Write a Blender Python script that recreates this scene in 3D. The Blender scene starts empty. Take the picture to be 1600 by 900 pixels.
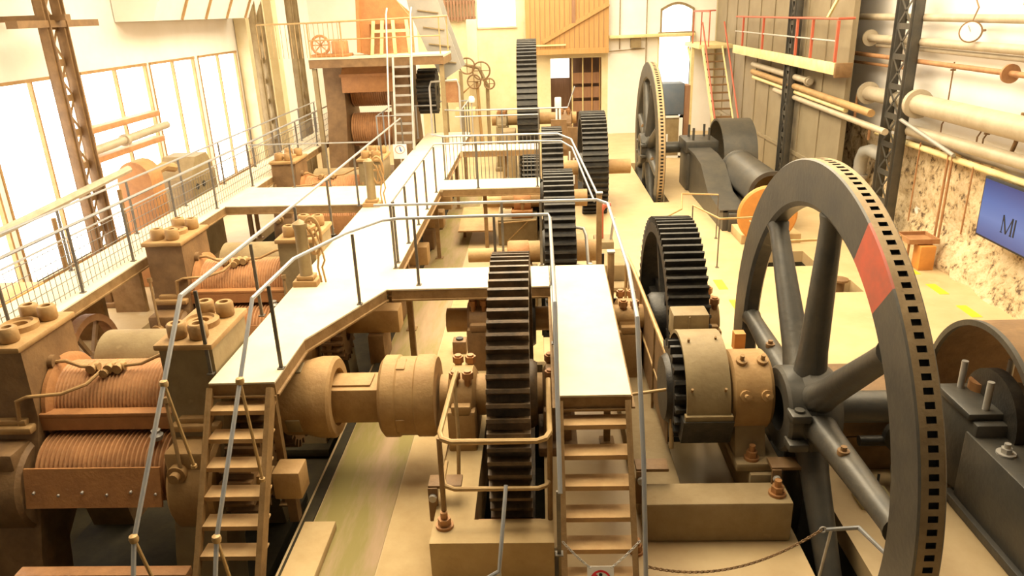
import bpy, bmesh, math, random
from mathutils import Vector, Matrix, noise
random.seed(7)
PI = math.pi
S = bpy.context.scene
COL = S.collection

# ---------------------------------------------------------------- camera
f_px, pitch, yaw, roll = 1168.4, .3560, .04305, -.03719
cp, sp, cy, sy = math.cos(pitch), math.sin(pitch), math.cos(yaw), math.sin(yaw)
fwd = Vector((-sy*cp, cy*cp, -sp)); rgt = Vector((cy, sy, 0)); upv = rgt.cross(fwd)
cr, sr = math.cos(roll), math.sin(roll)
rg2 = rgt*cr + upv*sr; up2 = upv*cr - rgt*sr
cam = bpy.data.cameras.new('camera'); cam.sensor_width = 36; cam.lens = 36*f_px/1600; cam.clip_end = 200
co = bpy.data.objects.new('camera', cam); COL.objects.link(co)
mw = Matrix((rg2, up2, -fwd)).transposed().to_4x4(); mw.translation = (0, 0, 5.2)
co.matrix_world = mw
S.camera = co

# ---------------------------------------------------------------- light
S.view_settings.view_transform = 'Standard'; S.view_settings.look = 'None'
S.view_settings.exposure = 0.05; S.view_settings.gamma = 1; S.view_settings.use_curve_mapping = False
w = bpy.data.worlds.new('daylight'); S.world = w; w.use_nodes = True
w.node_tree.nodes['Background'].inputs[0].default_value = (1, .86, .62, 1)
w.node_tree.nodes['Background'].inputs[1].default_value = .08
def area(name, loc, rot, sx, sy_, power, col):
    l = bpy.data.lights.new(name, 'AREA'); l.shape = 'RECTANGLE'; l.size = sx; l.size_y = sy_; l.energy = power; l.color = col
    o = bpy.data.objects.new(name, l); o.location = loc; o.rotation_euler = rot; COL.objects.link(o); return o
WARM = (1, .83, .54)
area('added_fill_near', (-1.6, 9.9, 9.2), (0, 0, 0), 7, 7, 1350, WARM)  # fill lamps added under the roof; no skylight is in view
area('added_fill_middle', (-.5, 19, 9.2), (0, 0, 0), 7, 10, 1900, WARM)
area('added_fill_right', (5.6, 13, 9.2), (0, 0, 0), 2.4, 13, 760, WARM)  # added to brighten the right wall and shade it below the pipes
area('added_fill_far', (-.5, 29, 9.2), (0, 0, 0), 9, 7, 1250, (1, .88, .62))

# ---------------------------------------------------------------- materials
MATS = {}
WARMED = {'lit_dusty_worn_iron', 'orange_rust', 'brown_roll_iron', 'tan_dusty_iron', 'brown_dark_iron', 'worn_step_tread', 'rusty_edge_steel', 'cream_concrete', 'grey_concrete', 'tan_rail_paint', 'brown_board', 'rusty_pipe', 'stained_mossy_floor', 'grey_olive_iron'}   # warm light mixed into these colours, in place of warmer lamps
def mat(name, c1, c2=None, scale=4, rough=.7, metal=0, bump=.0, c3=None, detail=6, mix=(.35, .65), stretch=None):
    if name in WARMED: c1, c2, c3 = [(c and (c[0], c[1]*.90, c[2]*.70)) for c in (c1, c2, c3)]
    m = bpy.data.materials.new(name); m.use_nodes = True; nt = m.node_tree; N = nt.nodes; L = nt.links
    b = N['Principled BSDF']; b.inputs['Roughness'].default_value = rough; b.inputs['Metallic'].default_value = metal
    if c2 is None: b.inputs['Base Color'].default_value = (*c1, 1)
    tc = N.new('ShaderNodeTexCoord'); src = tc.outputs['Object']
    if stretch:
        mp = N.new('ShaderNodeMapping'); mp.inputs['Scale'].default_value = stretch; L.new(src, mp.inputs[0]); src = mp.outputs[0]
    nz = N.new('ShaderNodeTexNoise'); nz.inputs['Scale'].default_value = scale; nz.inputs['Detail'].default_value = detail; nz.inputs['Roughness'].default_value = .65
    L.new(src, nz.inputs['Vector'])
    if c2 is not None:
        rp = N.new('ShaderNodeValToRGB'); e = rp.color_ramp.elements
        e[0].position, e[1].position = mix; e[0].color = (*c1, 1); e[1].color = (*c2, 1)
        if c3 is not None:
            k = e.new(min(.98, mix[1]+.14)); k.color = (*c3, 1)
        L.new(nz.outputs['Fac'], rp.inputs[0]); L.new(rp.outputs[0], b.inputs['Base Color'])
    if bump:
        n2 = N.new('ShaderNodeTexNoise'); n2.inputs['Scale'].default_value = scale*6; n2.inputs['Detail'].default_value = 4
        L.new(src, n2.inputs['Vector'])
        bp = N.new('ShaderNodeBump'); bp.inputs['Strength'].default_value = bump; bp.inputs['Distance'].default_value = .02
        L.new(n2.outputs['Fac'], bp.inputs['Height']); L.new(bp.outputs[0], b.inputs['Normal'])
    MATS[name] = m; return m
def emit(name, col, st):
    m = bpy.data.materials.new(name); m.use_nodes = True; N = m.node_tree.nodes
    b = N['Principled BSDF']; b.inputs['Base Color'].default_value = (.8, .8, .8, 1)
    b.inputs['Emission Color'].default_value = (*col, 1); b.inputs['Emission Strength'].default_value = st
    return m
DARK = mat('dark_grey_paint', (.055, .052, .045), (.085, .075, .058), 3, .42, .2, .15)
GEARD = mat('lit_dusty_brown_iron', (.05, .034, .019), (.15, .092, .044), 5, .5, .2, .2, (.24, .15, .075))  # dusty brown, raised for the light caught by the upper teeth
BLACK = mat('black_gear_iron', (.022, .02, .018), (.05, .043, .033), 6, .45, .3, .2)
LITDUST = mat('lit_dusty_worn_iron', (.40, .32, .22), (.29, .22, .14), 5, .6, .2, .2)  # worn dusty tread iron, paled for the skylight falling on it
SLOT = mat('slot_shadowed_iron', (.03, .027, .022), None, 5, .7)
RUSTO = mat('orange_rust', (.46, .24, .105), (.37, .185, .085), 5, .65, .1, .3, (.55, .34, .18))
RUSTG = mat('brown_roll_iron', (.52, .29, .155), (.38, .205, .11), 5, .6, .05, .35, (.60, .40, .25))
TANIRON = mat('tan_dusty_iron', (.42, .29, .15), (.33, .21, .10), 4, .65, .1, .25, (.50, .37, .21))
BRNIRON = mat('brown_dark_iron', (.17, .105, .055), (.25, .16, .085), 4, .6, .15, .25)
OLIVE = mat('grey_olive_iron', (.30, .25, .16), (.22, .17, .10), 3, .6, .1, .2, (.36, .30, .19))
DECK = mat('dusty_cream_deck', (.62, .52, .36), (.70, .60, .43), 2, .8, 0, .1, (.56, .45, .29))
TREAD = mat('worn_step_tread', (.50, .34, .19), (.58, .42, .25), 5, .75, 0, .15)
STEEL = mat('rusty_edge_steel', (.31, .21, .11), (.22, .14, .065), 6, .65, .2, .2)
RAIL = mat('bluegrey_rail_paint', (.30, .31, .33), (.36, .35, .33), 6, .35, .3)
POST = mat('dark_post_paint', (.10, .09, .08), (.17, .14, .10), 6, .5, .2)
RAILT = mat('tan_rail_paint', (.48, .36, .21), (.40, .28, .14), 6, .5, .2)
CONC = mat('cream_concrete', (.52, .42, .27), (.44, .34, .20), 2, .85, 0, .25, (.36, .26, .14))
CONCG = mat('grey_concrete', (.34, .28, .19), (.27, .21, .13), 2.5, .85, 0, .25, (.40, .33, .22))
FLOOR = mat('tan_floor_paint', (.55, .41, .22), (.47, .33, .165), 1.2, .5, 0, .08, (.62, .50, .31))
STRIP = mat('stained_mossy_floor', (.26, .23, .085), (.37, .28, .20), 1.3, .75, 0, .2, (.42, .33, .23), 6, (.42, .58), (1.6, .28, 1))
PIT = mat('dark_pit_floor', (.022, .016, .007), (.05, .038, .015), 2, .95, 0, .2)  # near-black colour for pits, floor channel and bed plates
PLASTER = mat('white_plaster', (.84, .80, .74), (.80, .75, .67), 1, .85, 0, .08)
CREAMW = mat('cream_wall_paint', (.74, .64, .42), (.66, .54, .31), 1.3, .8, 0, .1)
SHEET = mat('tan_sheet_panel', (.27, .215, .13), (.22, .17, .10), 1.1, .6, 0, .05)
PIPE = mat('cream_grey_pipe', (.46, .39, .28), (.38, .31, .21), 3, .5, .1, .1)
PIPEG = mat('grey_pipe_paint', (.30, .29, .26), (.36, .33, .28), 3, .5, .1, .1)
RUSTP = mat('rusty_pipe', (.30, .15, .08), (.40, .24, .13), 5, .65, .1, .2)
WOOD = mat('brown_board', (.50, .31, .14), (.42, .25, .10), 3, .7, 0, .15, None, 6, (.3, .7), (6, 6, .5))
WOODD = mat('dark_brown_board', (.24, .12, .06), (.32, .17, .09), 3, .7, 0, .15, None, 6, (.3, .7), (6, 6, .5))
YEL = mat('yellow_marking', (.80, .54, .015), (.72, .47, .03), 8, .6)
YELB = mat('pale_yellow_beam', (.72, .62, .34), (.62, .50, .22), 3, .6)
RED = mat('red_rail_paint', (.50, .10, .05), (.42, .10, .05), 6, .5)
ORG = mat('orange_paint', (.62, .27, .06), (.52, .22, .05), 4, .55)
REDP = mat('red_patch_paint', (.48, .085, .04), (.34, .08, .045), 5, .5)
WHITE = mat('white_paint', (.80, .78, .74), None, 3, .5)
BLUEB = mat('slate_blue_paint', (.10, .13, .17), (.13, .15, .18), 3, .5)
GALV = mat('pale_galvanised', (.48, .46, .42), (.40, .37, .33), 5, .45, .3)
BRASS = mat('rusty_bronze_nut', (.42, .21, .08), (.34, .16, .06), 8, .5, .3)
INK = mat('black_print', (.012, .012, .014), None, 3, .6)
REDS = mat('red_print', (.70, .03, .04), None, 3, .5)
BLUES = mat('blue_print', (.05, .12, .45), None, 3, .5)
GLOWW = emit('daylight_pane', (1, .97, .90), 2.2)
GLOWL = emit('bright_left_pane', (1, .96, .88), 5)

def stone_material():
    m = bpy.data.materials.new('rubble_stone'); m.use_nodes = True; N = m.node_tree.nodes; L = m.node_tree.links
    b = N['Principled BSDF']; b.inputs['Roughness'].default_value = .9
    tc = N.new('ShaderNodeTexCoord'); nz = N.new('ShaderNodeTexNoise'); nz.inputs['Scale'].default_value = 5; nz.inputs['Detail'].default_value = 8; nz.inputs['Roughness'].default_value = .75
    L.new(tc.outputs['Object'], nz.inputs['Vector'])
    rp = N.new('ShaderNodeValToRGB'); e = rp.color_ramp.elements
    e[0].position = .38; e[0].color = (.10, .06, .03, 1); e[1].position = .47; e[1].color = (.55, .41, .23, 1)
    k = e.new(.6); k.color = (.68, .55, .36, 1); k = e.new(.72); k.color = (.50, .33, .16, 1)
    L.new(nz.outputs['Fac'], rp.inputs[0]); L.new(rp.outputs[0], b.inputs['Base Color'])
    v = N.new('ShaderNodeTexVoronoi'); v.inputs['Scale'].default_value = 5; L.new(tc.outputs['Object'], v.inputs['Vector'])
    mx = N.new('ShaderNodeMath'); mx.operation = 'ADD'; L.new(nz.outputs['Fac'], mx.inputs[0]); L.new(v.outputs['Distance'], mx.inputs[1])
    bp = N.new('ShaderNodeBump'); bp.inputs['Strength'].default_value = .7; bp.inputs['Distance'].default_value = .05
    L.new(mx.outputs[0], bp.inputs['Height']); L.new(bp.outputs[0], b.inputs['Normal'])
    return m
STONE = stone_material()
def screen_material():
    m = bpy.data.materials.new('blue_screen'); m.use_nodes = True; N = m.node_tree.nodes; L = m.node_tree.links
    b = N['Principled BSDF']; b.inputs['Roughness'].default_value = .3; b.inputs['Base Color'].default_value = (.02, .02, .03, 1)
    tc = N.new('ShaderNodeTexCoord'); sx = N.new('ShaderNodeSeparateXYZ'); L.new(tc.outputs['Generated'], sx.inputs[0])
    rp = N.new('ShaderNodeValToRGB'); e = rp.color_ramp.elements
    e[0].position = 0; e[0].color = (.05, .10, .32, 1); e[1].position = 1; e[1].color = (.03, .06, .24, 1)
    k = e.new(.35); k.color = (.16, .26, .58, 1); k = e.new(.65); k.color = (.10, .19, .50, 1)
    L.new(sx.outputs['Z'], rp.inputs[0]); L.new(rp.outputs[0], b.inputs['Emission Color']); b.inputs['Emission Strength'].default_value = .8
    return m
SCREEN = screen_material()

# ---------------------------------------------------------------- mesh helpers
class MB:
    def __init__(s): s.bm = bmesh.new()
    def face(s, vs, m=0):
        try:
            f = s.bm.faces.new(vs); f.material_index = m; return f
        except ValueError: return None
    def box(s, x0, y0, z0, x1, y1, z1, bev=0, m=0, M=None):
        b = bmesh.new(); bmesh.ops.create_cube(b, size=1)
        for v in b.verts: v.co = Vector(((x0+x1)/2+v.co.x*(x1-x0), (y0+y1)/2+v.co.y*(y1-y0), (z0+z1)/2+v.co.z*(z1-z0)))
        if bev: bmesh.ops.bevel(b, geom=b.edges[:], offset=bev, segments=2, affect='EDGES', profile=.5)
        s._merge(b, m, M); return s
    def _merge(s, b, m=0, M=None):
        mp = {}
        for v in b.verts: mp[v] = s.bm.verts.new(M @ v.co if M else v.co)
        for f in b.faces: s.face([mp[v] for v in f.verts], m)
        b.free()
    def bar(s, p0, p1, w, h, m=0, up=(0, 0, 1)):
        p0, p1 = Vector(p0), Vector(p1); d = (p1-p0); L = d.length; d.normalize(); u = Vector(up)
        if abs(d.dot(u)) > .98: u = Vector((0, 1, 0))
        sd = d.cross(u).normalized(); u = sd.cross(d)
        M = Matrix((sd, d, u)).transposed().to_4x4(); M.translation = (p0+p1)/2
        return s.box(-w/2, -L/2, -h/2, w/2, L/2, h/2, 0, m, M)
    def frame(s, d):
        d = Vector(d).normalized(); u = Vector((0, 0, 1)) if abs(d.z) < .9 else Vector((0, 1, 0))
        a = d.cross(u).normalized(); return a, d.cross(a)
    def cyl(s, p0, p1, r, seg=16, r2=None, m=0, caps=True):
        p0, p1 = Vector(p0), Vector(p1); a, b = s.frame(p1-p0); r2 = r if r2 is None else r2
        R = []
        for p, rr in ((p0, r), (p1, r2)):
            R.append([s.bm.verts.new(p+(a*math.cos(2*PI*i/seg)+b*math.sin(2*PI*i/seg))*rr) for i in range(seg)])
        for i in range(seg): s.face([R[0][i], R[0][(i+1) % seg], R[1][(i+1) % seg], R[1][i]], m)
        if caps: s.face(R[0][::-1], m); s.face(R[1], m)
        return s
    def tube(s, pts, r, seg=8, m=0, closed=False):
        P = [Vector(p) for p in pts]; n = len(P); prev = None; rings = []
        for i in range(n):
            if closed: t = (P[(i+1) % n]-P[i-1])
            else: t = P[min(i+1, n-1)]-P[max(i-1, 0)]
            t.normalize()
            if prev is None: a, b = s.frame(t)
            else:
                a = prev-t*prev.dot(t)
                if a.length < 1e-4: a, _ = s.frame(t)
                a.normalize(); b = t.cross(a)
            prev = a; k = 1
            if 0 < i < n-1 and not closed:
                d1 = (P[i]-P[i-1]).normalized(); k = 1/max(.6, d1.dot(t))
            rings.append([s.bm.verts.new(P[i]+(a*math.cos(2*PI*j/seg)+b*math.sin(2*PI*j/seg))*r*(k if abs(k) < 1.5 else 1)) for j in range(seg)])
        for i in range(n if closed else n-1):
            A, B = rings[i], rings[(i+1) % n]
            for j in range(seg): s.face([A[j], A[(j+1) % seg], B[(j+1) % seg], B[j]], m)
        if not closed: s.face(rings[0][::-1], m); s.face(rings[-1], m)
        return s
    def prism(s, poly, axis, a0, a1, m=0):
        def P(u, v, a): return {'x': (a, u, v), 'y': (u, a, v), 'z': (u, v, a)}[axis]
        A = [s.bm.verts.new(P(u, v, a0)) for u, v in poly]; B = [s.bm.verts.new(P(u, v, a1)) for u, v in poly]; n = len(poly)
        for i in range(n): s.face([A[i], A[(i+1) % n], B[(i+1) % n], B[i]], m)
        s.face(A[::-1], m); s.face(B, m); return s
    def taper(s, p0, d, stations, seg=18, m=0):
        p0 = Vector(p0); a, b = s.frame(d); R = []
        for t, r in stations: R.append([s.bm.verts.new(p0+Vector(d)*t+(a*math.cos(2*PI*i/seg)+b*math.sin(2*PI*i/seg))*r) for i in range(seg)])
        for k in range(len(R)-1):
            for i in range(seg): s.face([R[k][i], R[k][(i+1) % seg], R[k+1][(i+1) % seg], R[k+1][i]], m)
        s.face(R[0][::-1], m); s.face(R[-1], m); return s
    def lathe(s, prof, axis, c, seg=32, a0=0, a1=2*PI, m=0, cap=True):
        # prof: [(radius, offset along axis)]
        full = abs(a1-a0-2*PI) < 1e-6; n = seg if full else seg+1
        ax = {'x': (Vector((1, 0, 0)), Vector((0, 1, 0)), Vector((0, 0, 1))), 'y': (Vector((0, 1, 0)), Vector((1, 0, 0)), Vector((0, 0, 1))), 'z': (Vector((0, 0, 1)), Vector((1, 0, 0)), Vector((0, 1, 0)))}[axis]
        c = Vector(c); R = []
        for i in range(n):
            t = a0+(a1-a0)*i/seg; d = ax[1]*math.cos(t)+ax[2]*math.sin(t)
            R.append([s.bm.verts.new(c+ax[0]*o+d*r) for r, o in prof])
        for i in range(seg):
            A, B = R[i], R[(i+1) % n]
            for j in range(len(prof)-1): s.face([A[j], B[j], B[j+1], A[j+1]], m)
        if full and cap:
            for j in (0, len(prof)-1):
                if prof[j][0] > 1e-4: s.face([R[i][j] for i in range(n)], m)
        return s
    def hexnut(s, c, r, h, axis='z', m=0):
        poly = [(math.cos(PI/3*i)*r, math.sin(PI/3*i)*r) for i in range(6)]
        c = Vector(c); i = 'xyz'.index(axis); o = [c[j] for j in range(3) if j != i]
        return s.prism([(u+o[0], v+o[1]) for u, v in poly], axis, c[i], c[i]+h, m)
    def build(s, name, mt, parent=None, smooth=40, label=None):
        bmesh.ops.recalc_face_normals(s.bm, faces=s.bm.faces[:])
        off = Vector((0, 0, 0)); p = parent
        while p is not None: off += Vector(p.location); p = p.parent
        lo = None
        if parent is None and len(s.bm.verts):
            xs = [v.co for v in s.bm.verts]
            lo = Vector(((min(v.x for v in xs)+max(v.x for v in xs))/2, (min(v.y for v in xs)+max(v.y for v in xs))/2, min(v.z for v in xs)))
            off = lo
        for v in s.bm.verts: v.co -= off
        me = bpy.data.meshes.new(name); s.bm.to_mesh(me); s.bm.free()
        for q in (mt if isinstance(mt, (list, tuple)) else [mt]): me.materials.append(q)
        if smooth:
            me.polygons.foreach_set('use_smooth', [True]*len(me.polygons)); me.set_sharp_from_angle(angle=math.radians(smooth))
        o = bpy.data.objects.new(name, me); COL.objects.link(o); o.parent = parent
        if lo is not None: o.location = lo
        if label: o['label'] = label
        return o
def thing(name, label, cat, loc=(0, 0, 0), group=None):
    o = bpy.data.objects.new(name, None); COL.objects.link(o); o.location = loc; o.empty_display_size = .2
    o['label'] = label; o['category'] = cat
    if group: o['group'] = group
    return o
def tag(o, label, cat, group=None, kind=None):
    o['label'] = label; o['category'] = cat
    if group: o['group'] = group
    if kind: o['kind'] = kind
    return o
def struct(name, mb, mt, parent=None, smooth=30):
    o = mb.build(name, mt, parent, smooth)
    if parent is None: o['kind'] = 'structure'
    return o
def dup(root, loc, label, group=None, cat=None):
    def cp_(o, par):
        c = o.copy(); COL.objects.link(c); c.parent = par
        for ch in o.children: cp_(ch, c)
        return c
    r = cp_(root, None); r.location = loc; r['label'] = label
    if group: r['group'] = group
    return r
def slab_with_holes(mb, rect, holes, fn, t0, t1):
    # rect, holes in (u0,v0,u1,v1); fn(u,v,t) -> point
    us = sorted(set([rect[0], rect[2]]+[h[0] for h in holes]+[h[2] for h in holes])); us = [u for u in us if rect[0] <= u <= rect[2]]
    vs = sorted(set([rect[1], rect[3]]+[h[1] for h in holes]+[h[3] for h in holes])); vs = [v for v in vs if rect[1] <= v <= rect[3]]
    def solid(i, j):
        if not (0 <= i < len(us)-1 and 0 <= j < len(vs)-1): return False
        u, v = (us[i]+us[i+1])/2, (vs[j]+vs[j+1])/2
        return not any(h[0] < u < h[2] and h[1] < v < h[3] for h in holes)
    V = {}
    def vert(i, j, t):
        if (i, j, t) not in V: V[i, j, t] = mb.bm.verts.new(fn(us[i], vs[j], t))
        return V[i, j, t]
    for i in range(len(us)-1):
        for j in range(len(vs)-1):
            if not solid(i, j): continue
            for t in (t0, t1): mb.face([vert(i, j, t), vert(i+1, j, t), vert(i+1, j+1, t), vert(i, j+1, t)])
            for (a, b, c, d, ni, nj) in ((i, j, i+1, j, i, j-1), (i, j+1, i+1, j+1, i, j+1), (i, j, i, j+1, i-1, j), (i+1, j, i+1, j+1, i+1, j)):
                if not solid(ni, nj): mb.face([vert(a, b, t0), vert(c, d, t0), vert(c, d, t1), vert(a, b, t1)])
    return mb
# ================================================================ setting
PITS = [(-7.3, 3.0, -2.72, 22.6, 1.3), (2.56, 4.2, 3.1, 10.1, 2.0), (3.18, 20.6, 3.62, 26.3, 2.0), (-.72, 6.1, -.02, 9.5, 1.2), (-.02, 11.55, .66, 14.9, .8), (1.45, 8.25, 2.15, 11.45, .8), (4.55, 14.9, 5.75, 15.9, .6), (5.35, 13.35, 6.05, 14.0, .5), (-.02, 15.5, .66, 19.1, .8)]
mb = slab_with_holes(MB(), (-9.6, 2.4, 8.7, 33.2), [p[:4] for p in PITS], lambda u, v, t: (u, v, t), -.25, 0)
struct('floor', mb, FLOOR)
mb = MB()
for x0, y0, x1, y1, d in PITS:
    mb.box(x0-.12, y0-.12, -d-.1, x1+.12, y1+.12, -d)
    mb.box(x0-.12, y0-.12, -d, x0-.002, y1+.12, -.252); mb.box(x1+.002, y0-.12, -d, x1+.12, y1+.12, -.252)
    mb.box(x0, y0-.12, -d, x1, y0-.002, -.252); mb.box(x0, y1+.002, -d, x1, y1+.12, -.252)
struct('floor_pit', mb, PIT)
# right wall: rubble stone below, white plaster above, tan sheet panels beyond
mb = MB(); ny, nz = 90, 26; Vg = []
for i in range(ny+1):
    row = []
    for j in range(nz+1):
        y = 4+i*(21.2-4)/ny; z = 2.25*j/nz
        if j == nz: z += (.12*noise.noise((y*.8, 3.1, 0))-.02-.03*max(0, y-14))
        bulge = .32*max(0, (.95-z))**1.3*(1 if y < 14.5 else max(.2, 1-(y-14.5)*.4))
        n = .09*noise.noise((y*1.6, z*1.8, 1))+.05*noise.noise((y*5, z*5, 7))
        if z < .8: n += .10*noise.noise((y*3.2, z*3.2, 3))
        row.append(mb.bm.verts.new((8.28-bulge-n*(1 if j < nz else .3), y, z)))
    Vg.append(row)
for i in range(ny):
    for j in range(nz): mb.face([Vg[i][j], Vg[i+1][j], Vg[i+1][j+1], Vg[i][j+1]])
struct('wall_right_stone', mb, STONE, None, 25)
struct('wall_right', MB().box(8.34, 2.4, -.2, 8.6, 21.2, 9.6), PLASTER)
mb = MB().box(7.45, 18.85, 0, 7.55, 32.98, 9.58)
for k in range(9): mb.box(7.42, 18.85+k*1.55, 0, 7.45, 18.91+k*1.55, 7)
mb.box(7.40, 18.9, .95, 7.45, 32.9, 1.05)
mb.box(8.3, 21.2, 0, 8.6, 33.2, 9.6)
struct('wall_right_sheet', mb, SHEET)
# far wall with openings
HOLES = [(.56, 0, 2.72, 3.2), (5.10, 0, 6.42, 3.92), (5.20, 4.12, 6.42, 4.95), (-2.45, 4.55, -.85, 5.9)]
mb = slab_with_holes(MB(), (-9.6, 0, 8.6, 9.6), HOLES, lambda u, v, t: (u, t, v), 33, 33.35)
struct('wall_back', mb, CREAMW)
mb = slab_with_holes(MB(), (2.98, 0, 7.4, 9.5), HOLES[1:3], lambda u, v, t: (u, t, v), 32.985, 32.999)  # right part of the wall whitened for its overexposed light
mb.box(-9.5, 32.985, 0, -5.0, 32.999, 9.5)  # white sheet stands in for the light of a bright window
struct('wall_back_lit', mb, PLASTER)
# arch head of the upper window
mb = MB(); n = 14
arc = [(5.20+1.22*i/n, 4.95+.22*math.sin(PI*i/n)) for i in range(n+1)]
mb.prism([(5.12, 4.93)]+[(5.12, 5.02)]+[(5.12+1.38*i/n, 5.02+.25*math.sin(PI*i/n)) for i in range(n+1)]+[(6.5, 4.93), (6.42, 4.93)]+arc[::-1]+[(5.20, 4.93)], 'y', 32.93, 32.998)
mb.box(5.12, 32.94, 4.12, 5.19, 32.998, 4.95); mb.box(6.43, 32.94, 4.12, 6.5, 32.998, 4.95); mb.box(5.05, 32.9, 4.02, 6.56, 32.998, 4.11)
wn = struct('window_1', mb, OLIVE); struct('window_pane', MB().prism([(5.20, 4.12)]+[(6.42, 4.12)]+arc[::-1], 'y', 32.97, 32.985), GLOWW, wn)
d = struct('door_1', MB().box(5.05, 32.93, 0, 5.10, 33.3, 3.97).box(6.42, 32.93, 0, 6.47, 33.3, 3.97).box(5.05, 32.93, 3.92, 6.47, 33.3, 3.97), YELB)
struct('door_pane', MB().box(5.11, 33.1, 0, 6.41, 33.14, 3.91), GLOWW, d)
d = struct('window_2', MB().box(-2.5, 32.93, 4.5, -.8, 33.2, 4.55).box(-2.5, 32.93, 4.5, -2.45, 33.2, 5.9), CREAMW)
struct('window_pane', MB().box(-2.44, 33.1, 4.56, -.86, 33.14, 5.9), GLOWW, d)
# wooden store room seen through the wide opening
mb = MB().box(.3, 35.2, 0, 3.0, 35.4, 3.4)
struct('wall_store', mb, WOODD)
struct('floor_store', MB().box(.3, 33.35, -.1, 3, 35.4, 0), FLOOR)
d = struct('window_3', MB().box(.58, 34.9, 2.2, 1.5, 34.95, 2.25).box(1.43, 34.9, 2.25, 1.5, 34.95, 3.1), WOODD)
struct('window_pane', MB().box(.56, 34.92, 2.25, 1.43, 34.96, 3.08), GLOWW, d)
# left wall with its long windows
WY = [(7.4, 9.6), (9.8, 12.6), (12.8, 15.6), (15.8, 18.6), (18.8, 21.3), (21.6, 24.4)]
mb = slab_with_holes(MB(), (2.4, 0, 33.2, 9.6), [(a, .7, b, 4.3) for a, b in WY], lambda u, v, t: (t, u, v), -9.8, -9.5)
struct('wall_left', mb, PLASTER)
for k, (a, b) in enumerate(WY):
    mb = MB().box(-9.55, a, .63, -9.42, b, .70).box(-9.52, a, 4.24, -9.45, b, 4.3)
    nb = 2
    for i in range(nb+1):
        y = a+(b-a)*i/nb; mb.box(-9.56, y-.025, .7, -9.48, y+.025, 4.3)
    wn = struct('window_%d' % (k+4), mb, TANIRON)
    struct('window_pane', MB().box(-9.7, a+.02, .72, -9.66, b-.02, 4.28), GLOWL, wn)
mb = MB()
for y in (24.6, 25.9, 27.2): mb.box(-9.48, y, 0, -9.1, y+.5, 5.9)
struct('trim_pilasters', mb, CREAMW)
# unseen roof; its skylight openings are added to light the hall
SK = [(4.4, 6.5, 6.8, 19.5), (-5.2, 6, 2, 13.5), (-4, 14, 3, 24), (-5, 25.5, 4, 32.5)]
mb = slab_with_holes(MB(), (-9.8, 2.4, 8.6, 33.3), SK, lambda u, v, t: (u, v, t), 9.6, 9.8)
struct('ceiling', mb, PLASTER)
for k, (a, b, c, e) in enumerate(SK):  # glowing roof panes added for light, out of view
    wn = struct('window_%d' % (k+12), MB().box(a, b, 9.62, a+.08, e, 9.7).box(c-.08, b, 9.62, c, e, 9.7).box((a+c)/2-.05, b, 9.62, (a+c)/2+.05, e, 9.7), GALV)
    struct('window_pane', MB().box(a+.08, b, 9.74, c-.08, e, 9.78), GLOWW, wn)
# ================================================================ walkways, stairs, rails
ZW = 1.7
def walkway(name, label, poly, edge_segs, legs=(), group=None):
    t = thing(name, label, 'walkway', (sum(p[0] for p in poly)/len(poly), sum(p[1] for p in poly)/len(poly), 0), group)
    MB().prism(poly, 'z', ZW-.02, ZW).build('deck_plate', DECK, t, 30)
    mb = MB()
    for a, b in edge_segs:
        mb.bar((a[0], a[1], ZW-.09), (b[0], b[1], ZW-.09), .03, .13); mb.bar((a[0], a[1], ZW-.155), (b[0], b[1], ZW-.155), .09, .02)
    if edge_segs: mb.build('edge_beam', STEEL, t, 30)
    for x, y in legs: MB().box(x-.04, y-.04, 0, x+.04, y+.04, ZW-.025).box(x-.09, y-.09, 0, x+.09, y+.09, .02).build('leg', STEEL, t, 30)
    return t
CW = [(-3.46, 6.78), (-2.77, 6.79), (-2.77, 7.85), (-2.11, 9.46), (-2.11, 23.4), (-3.46, 23.4)]
walkway('central_walkway', 'long cream central walkway between the mill rolls and the toothed gears', CW,
        [((-3.46, 6.8), (-2.77, 6.8)), ((-2.79, 6.8), (-2.79, 7.85)), ((-2.79, 7.85), (-2.13, 9.46)), ((-2.13, 10.36), (-2.13, 15.48)), ((-2.13, 16.4), (-2.13, 20.0)), ((-2.13, 21), (-2.13, 23.4)), ((-3.44, 6.8), (-3.44, 23.4))],
        [(-2.3, 12.0), (-2.3, 16), (-2.3, 20.5), (-2.3, 23.2), (-2.95, 7.1), (-3.3, 10.4), (-3.3, 14.9), (-3.3, 22.5)])
walkway('cross_walkway', 'cream cross walkway joining the central walkway to the near stair deck', [(-2.11, 9.45), (.10, 9.45), (.10, 10.3), (-2.11, 10.3)], [((-2.05, 9.47), (.1, 9.47)), ((-2.05, 10.28), (.1, 10.28))], [(-1.9, 9.9)])
walkway('cross_walkway', 'cream cross walkway in front of the vertical barred railing', [(-2.11, 15.46), (.0, 15.46), (.0, 16.38), (-2.11, 16.38)], [((-2.05, 15.48), (0, 15.48)), ((-2.05, 16.36), (0, 16.36))], [(-1.2, 15.9)])
walkway('cross_walkway', 'farthest cream cross walkway before the tallest gear', [(-2.11, 20.0), (.0, 20.0), (.0, 20.9), (-2.11, 20.9)], [((-2.05, 20.02), (0, 20.02)), ((-2.05, 20.88), (0, 20.88))], [(-.9, 20.4)])
walkway('stair_landing_walkway', 'cream landing deck at the top of the stair beside the black gear', [(.11, 6.40), (.83, 6.40), (.90, 10.3), (.11, 10.3)], [((.11, 6.42), (.83, 6.42)), ((.83, 6.42), (.90, 10.3)), ((.12, 6.42), (.12, 9.45)), ((.11, 10.28), (.9, 10.28))], [(.2, 10.1), (.8, 10.1), (.78, 8.3)])
LW = [(-7.25, 5.5), (-6.32, 5.5), (-6.32, 24.5), (-7.25, 24.5)]
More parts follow.
